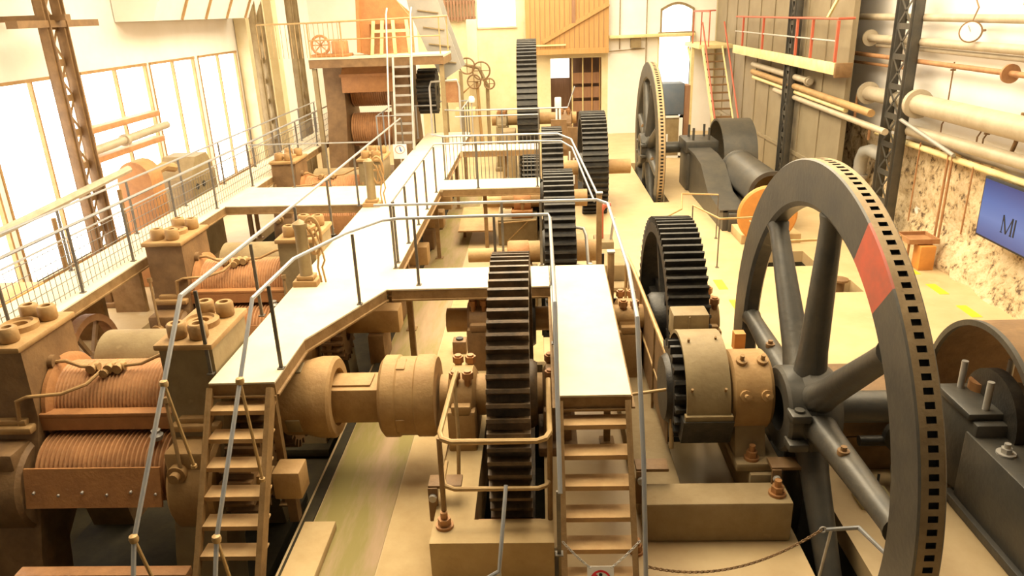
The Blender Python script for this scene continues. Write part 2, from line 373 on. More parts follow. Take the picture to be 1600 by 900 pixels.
walkway('side_walkway', 'long cream side walkway along the bright left windows', LW, [((-6.34, 5.5), (-6.34, 14.45)), ((-6.34, 16.2), (-6.34, 24.5)), ((-7.23, 5.5), (-7.23, 24.5))], [(-7.12, 10), (-7.12, 14), (-7.12, 18), (-7.12, 22), (-7.12, 24.4)])
walkway('link_walkway', 'cream link walkway between the second and third roll mills', [(-6.32, 14.45), (-3.46, 14.35), (-3.46, 16.0), (-6.32, 16.15)], [((-6.34, 14.47), (-3.5, 14.37)), ((-6.34, 16.13), (-3.5, 15.98))], [(-6.2, 15.3), (-3.6, 15.2)])

def stair(name, label, x0, x1, ytop, ztop, n, g, r, sgn=-1, mt=STEEL, tm=TREAD, cat='stair', depth=.2):
    # flight falling from (ytop, ztop) in direction sgn along y
    t = thing(name, label, cat, ((x0+x1)/2, ytop+sgn*g*n, ztop-r*n))
    for x in (x0, x1):
        mb = MB(); yb, zb = ytop+sgn*g*(n+.0), ztop-r*n
        a = (x, ytop+sgn*.02, ztop-.05); b = (x, yb, zb+.02)
        mb.bar(a, b, .02, .15); mb.bar((x+(.02 if x == x0 else -.02), a[1]+sgn*.05, a[2]+.03), (x+(.02 if x == x0 else -.02), b[1]+sgn*.05, b[2]+.06), .05, .015)
        mb.build('stringer', mt, t, 30)
    for i in range(1, n):
        y = ytop+sgn*g*i; z = ztop-r*i
        MB().box(x0+.012, min(y, y-sgn*depth), z-.02, x1-.012, max(y, y-sgn*depth), z).box(x0+.012, min(y, y-sgn*.012), z-.05, x1-.012, max(y, y-sgn*.012), z-.02).build('tread', tm, t, 30)
    return t
stair('stair', 'rusty tan steel stair climbing to the left end of the central walkway', -3.44, -2.79, 6.78, ZW, 7, .15, .24)
stair('stair', 'rusty tan steel stair in the middle, closed by the no-entry sign', .13, .81, 6.40, ZW, 7, .15, .24)

def handrail(name, label, pts, posts, mt=RAIL, pm=POST, r=.021, mids=(), infill=None, group=None, pw=.018, zb=ZW, struts=()):
    t = thing(name, label, 'handrail', (posts[0][0] if posts else pts[0][0], posts[0][1] if posts else pts[0][1], zb), group)
    MB().tube(pts, r).build('top_rail', mt, t)
    for mp in mids: MB().tube(mp, r*.8).build('middle_rail', mt, t)
    for p in posts:
        x, y, z1 = p[:3]; z0 = p[3] if len(p) > 3 else zb
        mb = MB().bar((x, y, z0+.01), (x, y, z1-.01), pw*2, pw*1.2).box(x-.035, y-.035, z0, x+.035, y+.035, z0+.012)
        mb.build('post', pm, t, 30)
    for a, b in struts:
        MB().cyl(a, b, .016, 8).cyl(b, Vector(b)+Vector((0, 0, -.03)), .03, 8).build('strut', RAILT, t)
        MB().lathe([(0, -.04), (.035, -.03), (.042, 0), (.035, .03), (0, .04)], 'z', a, 12).build('clamp', RAILT, t)
    if infill:
        mb = MB()
        for a, b, r_ in infill: mb.cyl(a, b, r_, 5)
        o = mb.build('mesh_infill', pm, t, 0); o['kind'] = 'stuff'
    return t
H = 2.65
# left rail of the near stair and the central walkway
handrail('handrail', 'long blue-grey handrail rising from the left stair along the mill side', [(-3.55, 4.75, .15), (-3.55, 5.16, 1.05), (-3.55, 6.75, 2.68), (-3.58, 13, H), (-3.60, 19.7, H)],
         [(-3.52, 7.0, H), (-3.53, 8.6, H), (-3.54, 10.4, H), (-3.55, 12.2, H), (-3.55, 14.2, H), (-3.56, 16.8, H), (-3.56, 19.6, H)], struts=[((-3.55, 6.13, 2.04), (-3.46, 6.18, 1.12)), ((-3.55, 5.16, 1.06), (-3.46, 5.22, .3))])
# right rail of the left stair, diagonal edge and near cross walkway, down to the landing stair
handrail('handrail', 'blue-grey handrail from the left stair bending across to the landing stair', [(-2.86, 4.80, .2), (-2.85, 5.2, 1.02), (-2.84, 6.75, 2.64), (-2.80, 7.95, H), (-2.45, 8.95, H), (-2.10, 9.52, H), (-1.9, 9.6, H), (-.64, 9.62, H), (.10, 9.61, H), (.12, 9.4, H), (.115, 6.5, 2.62), (.115, 5.4, 1.3)],
         [(-2.80, 7.1, H), (-2.36, 8.93, H), (-1.69, 9.60, H), (-.62, 9.6, H), (.13, 9.5, H), (.125, 7.6, 2.64), (.1, 5.45, 1.3, .62)], struts=[((-2.84, 6.16, 2.04), (-2.78, 6.13, .99)), ((-2.85, 5.2, 1.02), (-2.78, 5.21, .3))])
handrail('handrail', 'blue-grey handrail over the far edge of the near cross walkway and down the landing', [(-2.38, 10.36, H), (-1.2, 10.36, H), (.80, 10.34, H), (.93, 10.1, H), (.90, 7.4, H), (.87, 6.4, 2.5), (.85, 5.6, 1.45), (.84, 5.2, .55)],
         [(-2.14, 10.34, H), (-.55, 10.33, H), (.0, 10.33, H)])
# thin rail along the right edge between the cross walkways
handrail('handrail', 'thin dark handrail on the right edge of the central walkway', [(-2.15, 10.5, H), (-2.17, 15.4, H)], [(-2.15, 10.6, H), (-2.15, 11.6, H), (-2.15, 12.7, H), (-2.15, 13.8, H), (-2.15, 15.2, H)], POST, POST, .012)
bars = [((-2.05+.085*i, 16.42, ZW), (-2.05+.085*i, 16.42, H), .008) for i in range(24)]
handrail('barred_railing', 'railing with close vertical bars behind the second cross walkway', [(-2.4, 16.82, H), (-2.1, 16.45, H), (.0, 16.42, H), (.4, 16.38, H), (.68, 15.9, 2.6), (.95, 12.25, 2.28)], [(-2.1, 16.43, H), (-1.4, 16.43, H), (-.7, 16.43, H), (0, 16.42, H)], RAIL, POST, .02, (), bars)
handrail('handrail', 'pale handrail in front of the second cross walkway', [(-2.17, 15.5, H), (-.1, 15.5, H), (.45, 15.4, H), (.66, 15.0, 2.58), (.90, 12.2, 2.16)], [(-1.3, 15.5, H), (-.05, 15.5, H)], RAIL, POST, .018)
handrail('handrail', 'far pale handrail on the third cross walkway by the tall gear', [(-2.6, 21.2, H), (-2.1, 20.9, H), (.80, 20.86, H), (1.0, 20.9, 3.2)], [(-2.1, 20.85, H), (-1.0, 20.85, H), (0, 20.85, H)], RAIL, POST, .02, [[(-2.2, 20.05, 2.6), (0, 20.05, 2.6)]])
handrail('handrail', 'far handrail closing the end of the central walkway behind the crusher ladder', [(-2.13, 21.3, H), (-2.13, 23.3, H), (-3.2, 23.35, H)], [(-2.13, 21.6, H), (-2.13, 22.5, H), (-2.13, 23.3, H), (-3.2, 23.35, H)], RAIL, POST, .02)
handrail('pit_guard_rail', 'square tubular guard rail round the foot of the crusher ladder', [(-4.35, 20.3, ZW), (-4.35, 20.3, H), (-4.35, 22.4, H), (-3.0, 22.4, H)], [(-4.35, 20.3, H), (-4.35, 21.2, H), (-3.6, 22.4, H)], RAIL, RAIL, .018, [[(-4.35, 20.3, H), (-3.4, 20.3, H)]])
# side walkway rails
def side_rail(x, label, posts_at):
    inf = []
    for k in range(5): inf.append(((x, 7.0, ZW+.12+.16*k), (x, 24, ZW+.12+.16*k), .006))
    y = 8.0
    while y < 24: inf.append(((x, y, ZW+.05), (x, y, ZW+.78), .0045)); y += .11
    handrail('handrail', label, [(x, 5.6, H), (x, 14, H), (x, 24.4, H)], [(x, y, H) for y in posts_at], RAIL, POST, .024, [], inf)
side_rail(-6.42, 'blue-grey mesh handrail on the mill side of the side walkway', [8.1, 9.6, 11.0, 12.6, 14.3, 16.3, 18.0, 19.8, 21.6, 23.4])
handrail('handrail', 'thin blue-grey handrail on the window side of the side walkway', [(-7.18, 5.6, H), (-7.18, 14, H), (-7.18, 24.4, H)], [(-7.18, y, H) for y in (8.6, 10.6, 12.6, 14.6, 16.6, 18.6, 20.6, 22.6, 24.3)], RAIL, POST, .02, [[(-7.18, 6, 2.2), (-7.18, 24.4, 2.2)]])
handrail('handrail', 'handrail on the far edge of the link walkway by the third mill', [(-6.3, 16.1, H), (-3.6, 16.0, H)], [(-5.4, 16.08, H), (-4.6, 16.06, H)], RAIL, POST, .015)
# ================================================================ gears, flywheels, shafts
def toothed(mb, R, root, inner, x0, x1, N, m=0, tipw=.26, rootw=.50):
    pr = []
    for i in range(N):
        a = 2*PI*i/N; p = 2*PI/N
        for da, rr in ((-rootw/2*p, root), (-tipw/2*p, R), (tipw/2*p, R), (rootw/2*p, root)):
            pr.append((math.cos(a+da)*rr, math.sin(a+da)*rr))
    n = len(pr)
    V = [[mb.bm.verts.new((x, u, v)) for u, v in pr] for x in (x0, x1)]
    I = [[mb.bm.verts.new((x, math.cos(2*PI*i/n)*inner, math.sin(2*PI*i/n)*inner)) for i in range(n)] for x in (x0, x1)]
    for i in range(n):
        j = (i+1) % n
        mb.face([V[0][i], V[0][j], V[1][j], V[1][i]], m); mb.face([I[0][i], I[1][i], I[1][j], I[0][j]], m)
        for k in (0, 1): mb.face([V[k][i], V[k][j], I[k][j], I[k][i]], m)
def shiftM(o, v): return o
def spur_gear(label, x0, x1, Y, Z, R, N, mt=BLACK, arms=6, group='toothed mill gears', tooth=.085, shaft=None, shaft_r=.2, name='spur_gear', rot=0):
    t = thing(name, label, 'gear', ((x0+x1)/2, Y, Z-R), group)
    w = (x1-x0)/2
    def put(mb):
        for v in mb.bm.verts: v.co = Matrix.Rotation(rot, 3, 'X') @ v.co + Vector(((x0+x1)/2, Y, Z))
        return mb
    mb = MB(); toothed(mb, R, R-tooth, R-tooth-.13, -w, w, N); put(mb).build('gear_rim', mt, t, 25)
    if arms:
        for k in range(arms):
            a = 2*PI*k/arms; d = Vector((0, math.cos(a), math.sin(a)))
            mb = MB().bar(d*.3, d*(R-tooth-.11), .10 if abs(d.z) > .98 else .10, .26, 0, (1, 0, 0)).bar(d*.3, d*(R-tooth-.11), w*1.4, .06, 0, (1, 0, 0))
            put(mb).build('arm', mt, t, 30)
    else: put(MB().lathe([(.2, -.06), (R-tooth-.11, -.06), (R-tooth-.11, .06), (.2, .06)], 'x', (0, 0, 0), 48)).build('web', mt, t, 30)
    put(MB().lathe([(.18, -w-.06), (.36, -w-.06), (.40, -w), (.40, w), (.36, w+.06), (.18, w+.06)], 'x', (0, 0, 0), 28)).build('hub', mt, t)
    if shaft: MB().cyl((shaft[0], Y, Z), (shaft[1], Y, Z), shaft_r, 24).build('shaft', TANIRON, t)
    return t
def bearing(label, x0, x1, Y, zax, zbase, R, mt=TANIRON, base=None, nuts=True, name='bearing_pedestal', group='bearing pedestals', bw=1.25):
    t = thing(name, label, 'bearing', ((x0+x1)/2, Y, zbase), group); w = x1-x0
    MB().box(x0, Y-R*bw, zbase, x1, Y+R*bw, zax, .03).box(x0-.06, Y-R*bw*1.35, zbase, x1+.06, Y+R*bw*1.35, zbase+.12, .02).build('pedestal_body', base or mt, t, 35)
    pr = [(0, 0), (R*.8, 0), (R, .04), (R, w-.04), (R*.8, w), (0, w)]
    mb = MB().lathe(pr, 'x', (x0, Y, zax), 28, 0, PI)
    mb.box(x0+.05, Y-R*1.25, zax-.06, x1-.05, Y+R*1.25, zax+.07, .02)
    mb.build('bearing_cap', mt, t, 35)
    if nuts:
        for sy in (-1, 1):
            for fx in (.28, .74):
                x = x0+w*fx; y = Y+sy*R*.62; zz = zax+R*.72
                MB().cyl((x, y, zz-.08), (x, y, zz+.17), R*.12, 10).hexnut((x, y, zz+.07), R*.19, .08).build('cap_nut', BRASS, t, 30)
    return t
# near middle gear and its drive
spur_gear('tallest near gear in the middle with dusty brown teeth tinted for top light, standing in a floor slot', -.56, -.14, 7.75, 1.0, 1.66, 74, GEARD, 8, shaft=(-1.2, .25), shaft_r=.24)
bearing('tan bearing pedestal between the ribbed coupling and the near middle gear', -1.10, -.78, 7.75, 1.0, .30, .34, TANIRON)
bearing('dark bearing pedestal right of the near middle gear under the landing deck', -.02, .30, 7.75, 1.0, .5, .34, BRNIRON)
def bolt(label, x, y, z, r=.07, h=.13, group='foundation bolts'):
    t = thing('foundation_bolt', label, 'bolt', (x, y, z), group)
    MB().cyl((x, y, z), (x, y, z+.03), r*1.35, 16).build('washer', BRASS, t); MB().hexnut((x, y, z+.03), r, h*.5).build('nut', BRASS, t, 30); MB().cyl((x, y, z+.03+h*.5), (x, y, z+.03+h), r*.55, 12).build('stud', BRASS, t)
    return t
# coupling boxes and square spindle
def coupling(label, x0, x1, R, mid):
    t = thing('coupling_box', label, 'coupling', ((x0+x1)/2, 7.75, 1.0-R), 'shaft couplings'); w = x1-x0
    if mid: pr = [(.05, 0), (R*.9, 0), (R, .04), (R, w*.30), (R*.96, w*.33), (R*.96, w*.63), (R, w*.66), (R, w-.05), (R*.93, w), (.05, w)]
    else: pr = [(.05, 0), (R*.8, 0), (R*.94, .08), (R*.94, w*.5), (R*.97, w*.55), (R*1.02, w*.72), (R*1.02, w-.03), (R*.95, w), (R*.72, w), (R*.7, w-.06), (.05, w-.06)]
    MB().lathe(pr, 'x', (x0, 7.75, 1.0), 48).build('body', TANIRON, t, 35)
    for a in (-.35, -.35+PI/2*1.1, -.35-PI/2):
        c = Vector((x0+w*.34, 7.75-math.cos(a)*R*.93, 1.0+math.sin(a)*R*.93)); n = Vector((0, -math.cos(a), math.sin(a))); M = Matrix((Vector((1, 0, 0)), n.cross(Vector((1, 0, 0))), n)).transposed().to_4x4(); M.translation = c
        MB().box(-.085, -.10, -.02, .085, .10, .012 if not mid else .02, .012, 0, M).build('pocket' if not mid else 'raised_pad', OLIVE if not mid else TANIRON, t, 30)
    return t
coupling('tan drum coupling with oval pockets beside the left stair', -3.08, -2.42, .47, False)
coupling('banded tan drum coupling left of the near middle gear', -1.88, -1.24, .48, True)
t = thing('square_spindle', 'square tan spindle bar joining the two drum couplings', 'shaft', (-2.15, 7.75, .72)); MB().box(-2.55, 7.52, .77, -1.80, 7.98, 1.2, .02).build('bar', TANIRON, t, 30); MB().box(-2.5, 7.6, 1.2, -2.0, 7.9, 1.225, .008).build('wedge_plate', TANIRON, t, 30)
# second shaft behind the near gear
spur_gear('small dark pinion half hidden behind the near middle gear', -.60, -.16, 9.72, 1.12, .42, 14, BLACK, 0, shaft=(-1.35, 1.6), shaft_r=.17, name='pinion_gear')
bearing('dark brown bearing pedestal with two black bolts left of the small pinion', -1.05, -.72, 9.72, 1.12, .35, .30, BRNIRON)
# right spur gear
spur_gear('large black toothed gear behind the domed pinion guard', 1.55, 2.06, 9.85, 1.0, 1.47, 74, BLACK, 6, shaft=(.98, 2.3), shaft_r=.2)
bearing('tan bearing pedestal between the black gear and the big flywheel', 2.14, 2.44, 9.85, 1.0, .02, .34, TANIRON)
bearing('tan bearing pedestal between the landing deck and the brown guard panel', 1.02, 1.36, 9.85, 1.0, .02, .32, TANIRON)
# pinion and its domed guard
YF, ZF = 7.15, 1.10
spur_gear('black pinion under the domed cream guard', 1.40, 1.90, YF+.5, ZF, .56, 22, BLACK, 0, name='pinion_gear')
t = thing('pinion_guard', 'domed cream sheet guard over the pinion beside the landing deck', 'guard', (1.8, YF+.5, .4))
MB().lathe([(.62, 0), (.66, 0), (.66, .46), (.62, .46)], 'x', (1.5, YF+.5, ZF), 36, 0, PI).lathe([(.62, .44), (.2, .44), (.2, .46), (.62, .46)], 'x', (1.5, YF+.5, ZF), 36, 0, PI).box(1.48, YF-.20, ZF-.04, 1.98, YF-.12, ZF+.015).build('dome', OLIVE, t, 35)
MB().prism([(YF-.22, ZF-.04), (YF-.10, ZF-.36), (YF+.9, ZF-.36), (YF+1.1, ZF-.04)], 'x', 1.46, 1.99).build('oil_trough', BLACK, t, 35)
MB().box(1.52, YF+.95, ZF+.38, 1.94, YF+1.25, ZF+.70, .02).box(1.70, YF+.93, ZF+.40, 1.715, YF+.95, ZF+.68).build('rear_duct', OLIVE, t, 35)
for x, y, z in ((1.55, YF-.10, ZF+.28), (1.9, YF-.10, ZF+.28), (1.58, YF+.35, ZF+.655), (1.88, YF+.4, ZF+.65)): MB().cyl((x, y-.01, z-.01), (x, y-.03, z+.03), .014, 8).build('rivet', STEEL, t)
t = thing('bearing_pedestal', 'big tan bearing with wavy cap lugs beside the flywheel hub', 'bearing', (2.24, YF+.3, .5), 'bearing pedestals')
MB().prism([(YF-.2, .5), (YF+.0, ZF-.05), (YF+.6, ZF-.05), (YF+.8, .5)], 'x', 2.04, 2.36).box(2.02, YF-.30, .5, 2.5, YF+.9, .60, .02).build('pedestal_body', CONCG, t, 35)
MB().lathe([(0, 0), (.40, 0), (.44, .03), (.44, .40), (.40, .44), (0, .44)], 'x', (1.99, YF+.3, ZF+.08), 36).build('bearing_shell', TANIRON, t, 35)
for a in (PI*.62, PI*.9):
    for dx in (.12, .34):
        c = Vector((1.99+dx, YF+.3+math.cos(a)*.44, ZF+.08+math.sin(a)*.44)); n = Vector((0, math.cos(a), math.sin(a)))
        MB().cyl(c-n*.03, c+n*.035, .06, 12).cyl(c+n*.02, c+n*.10, .024, 8).build('cap_lug', TANIRON, t)
MB().bar((2.2, YF+.62, ZF+.42), (2.2, YF+.62, ZF+.62), .12, .12).build('grease_box', ORG, t)

def flywheel(label, x0, x1, Y, Z, R, Ri, ph, patch=None, nslot=160, group='barring flywheels'):
    t = thing('flywheel', label, 'flywheel', ((x0+x1)/2, Y, Z-R), group)
    mb = MB(); w = x1-x0; ex = x0+w*.34; e2 = x0+w*.70; n = nslot*2; dep = .035
    def ring(x, r, off=0): return [mb.bm.verts.new((x, Y+math.cos(2*PI*(i+off)/n)*r, Z+math.sin(2*PI*(i+off)/n)*r)) for i in range(n)]
    A0 = ring(x0, Ri+.0); A1 = ring(x0, R-.015); A2 = ring(x0+.015, R); B = ring(ex, R); Bd = ring(ex, R-dep); Cd = ring(e2, R-dep); C = ring(e2, R); D = ring(x1-.015, R); D2 = ring(x1, R-.015); E = ring(x1, Ri); F = ring(x0+.03, Ri-.05); G = ring(x1-.03, Ri-.05)
    for i in range(n):
        j = (i+1) % n; ang = math.degrees(2*PI*(i+.5)/n) % 360
        red = patch and patch[0] < ang < patch[1]
        mf = 3 if red else 0
        mb.face([A0[i], A0[j], A1[j], A1[i]], mf); mb.face([A1[i], A1[j], A2[j], A2[i]], mf); mb.face([A2[i], A2[j], B[j], B[i]], 1)
        if i % 2 == 0:
            mb.face([B[i], B[j], C[j], C[i]], 1)
        else:
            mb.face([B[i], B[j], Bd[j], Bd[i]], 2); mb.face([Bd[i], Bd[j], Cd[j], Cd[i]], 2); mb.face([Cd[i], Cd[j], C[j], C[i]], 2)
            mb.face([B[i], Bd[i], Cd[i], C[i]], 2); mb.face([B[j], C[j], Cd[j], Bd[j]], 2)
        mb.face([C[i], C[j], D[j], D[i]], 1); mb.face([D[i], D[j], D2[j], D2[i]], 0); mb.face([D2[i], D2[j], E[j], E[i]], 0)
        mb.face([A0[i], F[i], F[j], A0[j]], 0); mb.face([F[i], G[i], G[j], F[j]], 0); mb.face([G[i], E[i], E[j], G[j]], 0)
    mb.build('rim', [DARK, LITDUST, SLOT, REDP], t, 30)
    xm = (x0+x1)/2
    for k in range(8):
        a = math.radians(ph+45*k-(7 if k == 4 else 0)); d = Vector((0, math.cos(a), math.sin(a))); c = Vector((xm, Y, Z))
        MB().taper(c, d, [(.30, .20), (.48, .165), (.7, .145), (1.2, .13), (1.8, .112), (Ri-.12, .108), (Ri-.03, .125)]).build('spoke', DARK, t)
    MB().lathe([(.24, -.30), (.43, -.30), (.46, -.27), (.46, -.12), (.52, -.06), (.52, .14), (.44, .24), (.17, .24), (.17, -.05), (.24, -.05), (.24, -.30)], 'x', (xm, Y, Z), 36, cap=False).build('hub', DARK, t)
    for a, b in ((.35, 1), (PI-.35, 1), (-.35, -1), (PI+.35, -1)):
        cy0, cz0 = Y+math.cos(a)*.48, Z+math.sin(a)*.48
        MB().box(x0-.22, cy0-.10, cz0-.045, x0-.02, cy0+.10, cz0+.045, .02).cyl((x0-.12, cy0, cz0), (x0-.12, cy0, cz0+b*.07), .05, 12).build('hub_lug', DARK, t, 35)
    for k in (0, 4):
        a = math.radians(ph+45*k-(7 if k == 4 else 0)); d = Vector((0, math.cos(a), math.sin(a))); c = Vector((xm-.05, Y, Z))+d*1.15+Vector((0, 0, .10))
        MB().cyl(c, c+Vector((0, 0, .045)), .055, 14).cyl(c, c+Vector((0, 0, .085)), .03, 8).build('boss', BRNIRON, t)
    MB().cyl((x0+.1, Y, Z), (x1+1.2, Y, Z), .17, 24).build('shaft', DARK, t)
    return t
flywheel('huge dark grey flywheel with a red paint patch, nearest on the right', 2.68, 2.885, YF, ZF, 2.635, 2.20, 4, (116, 130))
flywheel('smaller looking dark flywheel far back before the slate blue cabinet', 3.28, 3.50, 23.3, 1.05, 2.55, 2.12, 20)
# far gears
spur_gear('black toothed gear beyond the near cross walkway', .06, .58, 13.2, 1.0, 1.50, 66, BLACK, 8, shaft=(-.5, 1.1))
spur_gear('black toothed gear behind the second cross walkway', .06, .52, 17.3, 1.0, 1.66, 66, BLACK, 8, shaft=(-.9, 1.1))
spur_gear('tallest gear of all at the far end under the wooden hood', -.66, -.02, 26.2, 1.66, 2.62, 84, BLACK, 8, shaft=(-1.6, 1.3))
spur_gear('narrow black gear right of the mesh of cross walkways, far back', 1.12, 1.78, 20.6, 1.05, 1.52, 62, BLACK, 6, shaft=(.6, 2.5))
spur_gear('low dark gear under the second cross walkway railing', -.42, .02, 18.6, .8, 1.0, 44, BLACK, 6, shaft=(-1.3, .03))
# ================================================================ roll mills
def grooved(mb, R, x0, x1, Y, Z, n, d=.018, seg=40):
    pr = [(.05, x0)]; p = (x1-x0)/n
    for i in range(n):
        pr += [(R-d, x0+p*i+p*.06), (R, x0+p*(i+.35)), (R, x0+p*(i+.65)), (R-d, x0+p*(i+.94))]
    pr += [(.05, x1)]
    return mb.lathe(pr, 'x', (0, Y, Z), seg)
def mill(label, xc, yc, z=0, cover=True, near=False):
    t = thing('roll_mill', label, 'mill', (xc, yc, -1.25), 'sugar cane roll mills')
    X = lambda v: xc+v
    Y = lambda v: yc+v
    # side housings
    for s in (-1, 1):
        a, b = sorted((X(s*.75), X(s*1.32)))
        mb = MB()
        mb.prism([(Y(-.46), 2.0), (Y(.46), 2.0), (Y(.48), 1.2), (Y(.62), .9), (Y(1.0), -.25), (Y(1.2), -1.25), (Y(.7), -1.25), (Y(.52), -.35), (Y(.3), -.15), (Y(-.3), -.15), (Y(-.52), -.35), (Y(-.7), -1.25), (Y(-1.2), -1.25), (Y(-1.0), -.25), (Y(-.58), .95), (Y(-.48), 1.2)], 'x', a, b)
        h = mb.build('housing', BRNIRON if s < 0 else OLIVE, t, 35)
        MB().box(a-.03, Y(-.52), 1.98, b+.03, Y(.52), 2.05, .02).build('cap_plate', TANIRON, h, 35)
        MB().box(a+.02, Y(-.62), 1.06, b-.02, Y(-.40), 1.14, .02).box(a+.1, Y(-.56), 1.14, b-.1, Y(-.44), 1.20, .01).build('front_ledge', TANIRON, h, 35)
        for i, (u, v) in enumerate(((.16, -.32), (.40, -.34), (.20, .32), (.44, .28))):
            x, y = a+u, Y(v)
            MB().lathe([(.045, .05), (.085, .05), (.10, .07), (.10, .20), (.085, .22), (.05, .22), (.045, .12), (.001, .12)], 'z', (x, y, 2.0), 20).build('tie_bolt_nut', TANIRON, h, 40)
        MB().lathe([(.09, 0), (.20, 0), (.20, .06), (.15, .08), (.14, .05), (.09, .05), (.09, 0)], 'z', ((a+b)/2-.02, Y(.02), 2.05), 24, cap=False).build('ram_collar', TANIRON, h)
        xi = a if s > 0 else b
        MB().cyl((xi, Y(-.05), 1.66), (xi-s*.06, Y(-.05), 1.66), .085, 14).build('oil_fitting', BRNIRON, h)
        MB().box(a+.22, Y(-.45), 1.46, a+.32, Y(-.40), 1.58, .01).build('name_lug', TANIRON, h, 30)
        # bearing block of the front roll with nut
        fx0, fx1 = a+.04, b-.04
        MB().box(fx0, Y(-.9), .55, fx1-.05, Y(-.45), .98, .04).lathe([(0, 0), (.50, 0), (.54, .04), (.54, fx1-fx0-.04), (.50, fx1-fx0), (0, fx1-fx0)], 'x', (fx0, Y(-.50), .42), 36).build('roll_block', TANIRON if s > 0 else BRNIRON, t, 35)
        MB().cyl(((a+b)/2-.1, Y(-.85), .76), ((a+b)/2-.1, Y(-.98), .76), .10, 18).cyl(((a+b)/2-.1, Y(-.98), .76), ((a+b)/2-.1, Y(-1.05), .76), .055, 12).build('block_screw', TANIRON, t)
        MB().cyl(((a+b)/2-.05, Y(-.95), .84), ((a+b)/2-.16, Y(-.75), 1.5), .02, 8).cyl(((a+b)/2-.16, Y(-.75), 1.5), ((a+b)/2-.165, Y(-.74), 1.56), .04, 8).build('lever', STEEL, t)
    # rolls
    mb = grooved(MB(), .43, X(-.68), X(.74), Y(.1), 1.14, 34); mb.cyl((X(-1.0), Y(.1), 1.14), (X(1.6), Y(.1), 1.14), .2, 18)
    r = mb.build('top_roll', RUSTG, t, 25)
    MB().lathe([(.3, 0), (.53, 0), (.53, .05), (.47, .08), (.3, .08), (.3, 0)], 'x', (X(-.74), Y(.1), 1.14), 40, cap=False).build('juice_ring', RUSTO, r)
    grooved(MB(), .40, X(-.72), X(.74), Y(-.44), .56, 28, .035).cyl((X(-1.0), Y(-.44), .56), (X(1.6), Y(-.44), .56), .18, 18).build('feed_roll', RUSTG, t, 25)
    grooved(MB(), .45, X(-.72), X(.74), Y(.76), .50, 28, .035).cyl((X(-1.0), Y(.76), .50), (X(1.6), Y(.76), .50), .18, 18).build('discharge_roll', RUSTG, t, 25)
    # scraper plate and cross bars
    mb = MB(); mb.bar((X(-.02), Y(-.87), .80), (X(-.02), Y(-.98), .38), 1.48, .03, 0, (0, 1, .3))
    sc = mb.build('scraper_plate', RUSTO, t, 30)
    for k in range(6): MB().cyl((X(-.66+.264*k), Y(-.92), .56-.03*(k % 2)), (X(-.66+.264*k), Y(-.972), .55-.03*(k % 2)), .015, 8).build('scraper_bolt', GALV, sc)
    MB().box(X(-1.05), Y(-.46), 1.17, X(.80), Y(-.32), 1.22, .01).box(X(-1.0), Y(-.46), 1.02, X(.76), Y(-.43), 1.17).build('cross_bar', RUSTO, t, 30)
    MB().lathe([(.02, 0), (.06, .01), (.07, .06), (.04, .09), (.05, .12), (.0, .13)], 'z', (X(.60), Y(-.60), .97), 12).build('oil_cup', GALV, t)
    if cover:
        MB().lathe([(.36, 0), (.40, 0), (.40, 1.42), (.36, 1.42)], 'x', (X(-.70), Y(.96), 1.18), 32, 0, PI).box(X(-.70), Y(.54), 1.0, X(.72), Y(.58), 1.18).build('back_cover', OLIVE, t, 35)
    # lubrication pipes to a valve cluster over the top roll
    MB().tube([(X(-.72), Y(-.05), 1.66), (X(-.58), Y(-.05), 1.67), (X(-.42), Y(-.05), 1.60), (X(-.30), Y(-.05), 1.59)], .022).build('oil_pipe', TANIRON, t)
    MB().tube([(X(-.02), Y(-.05), 1.59), (X(.28), Y(-.05), 1.62), (X(.55), Y(-.05), 1.74), (X(.80), Y(-.05), 1.78)], .02).build('oil_pipe', TANIRON, t)
    MB().tube([(X(-.16), Y(-.12), 1.57), (X(-.24), Y(-.30), 1.50), (X(-.45), Y(-.44), 1.46), (X(-.80), Y(-.50), 1.46), (X(-.90), Y(-.52), 1.42), (X(-.92), Y(-.54), 1.2), (X(-.95), Y(-.55), 1.05)], .02).build('oil_pipe', TANIRON, t)
    mb = MB()
    for dx in (-.28, -.08, .02): mb.cyl((X(dx), Y(-.12), 1.585), (X(dx), Y(.02), 1.585), .055, 10).cyl((X(dx-.04), Y(-.05), 1.59), (X(dx+.07), Y(-.05), 1.59), .045, 10)
    mb.cyl((X(-.12), Y(-.16), 1.55), (X(-.12), Y(-.02), 1.55), .05, 10)
    mb.build('valve_cluster', TANIRON, t)
    # crown pinions beside the right housing
    for (yy, zz, R, n) in ((.1, 1.14, .43, 20), (-.55, .50, .43, 20), (.76, .50, .43, 20)):
        mb = MB(); toothed(mb, R, R-.09, .12, X(1.36), X(1.70), n)
        for v in mb.bm.verts: v.co += Vector((0, Y(yy), zz))
        mb.build('crown_pinion', BRNIRON, t, 25)
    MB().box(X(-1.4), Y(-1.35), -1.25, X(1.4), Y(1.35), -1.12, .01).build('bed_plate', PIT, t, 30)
    return t
mill('nearest rusty roll mill, left of the left stair', -4.80, 7.5, near=True)
mill('middle rusty roll mill before the link walkway', -4.78, 11.3, cover=True)
mill('third rusty roll mill, just beyond the link walkway', -5.0, 17.8)
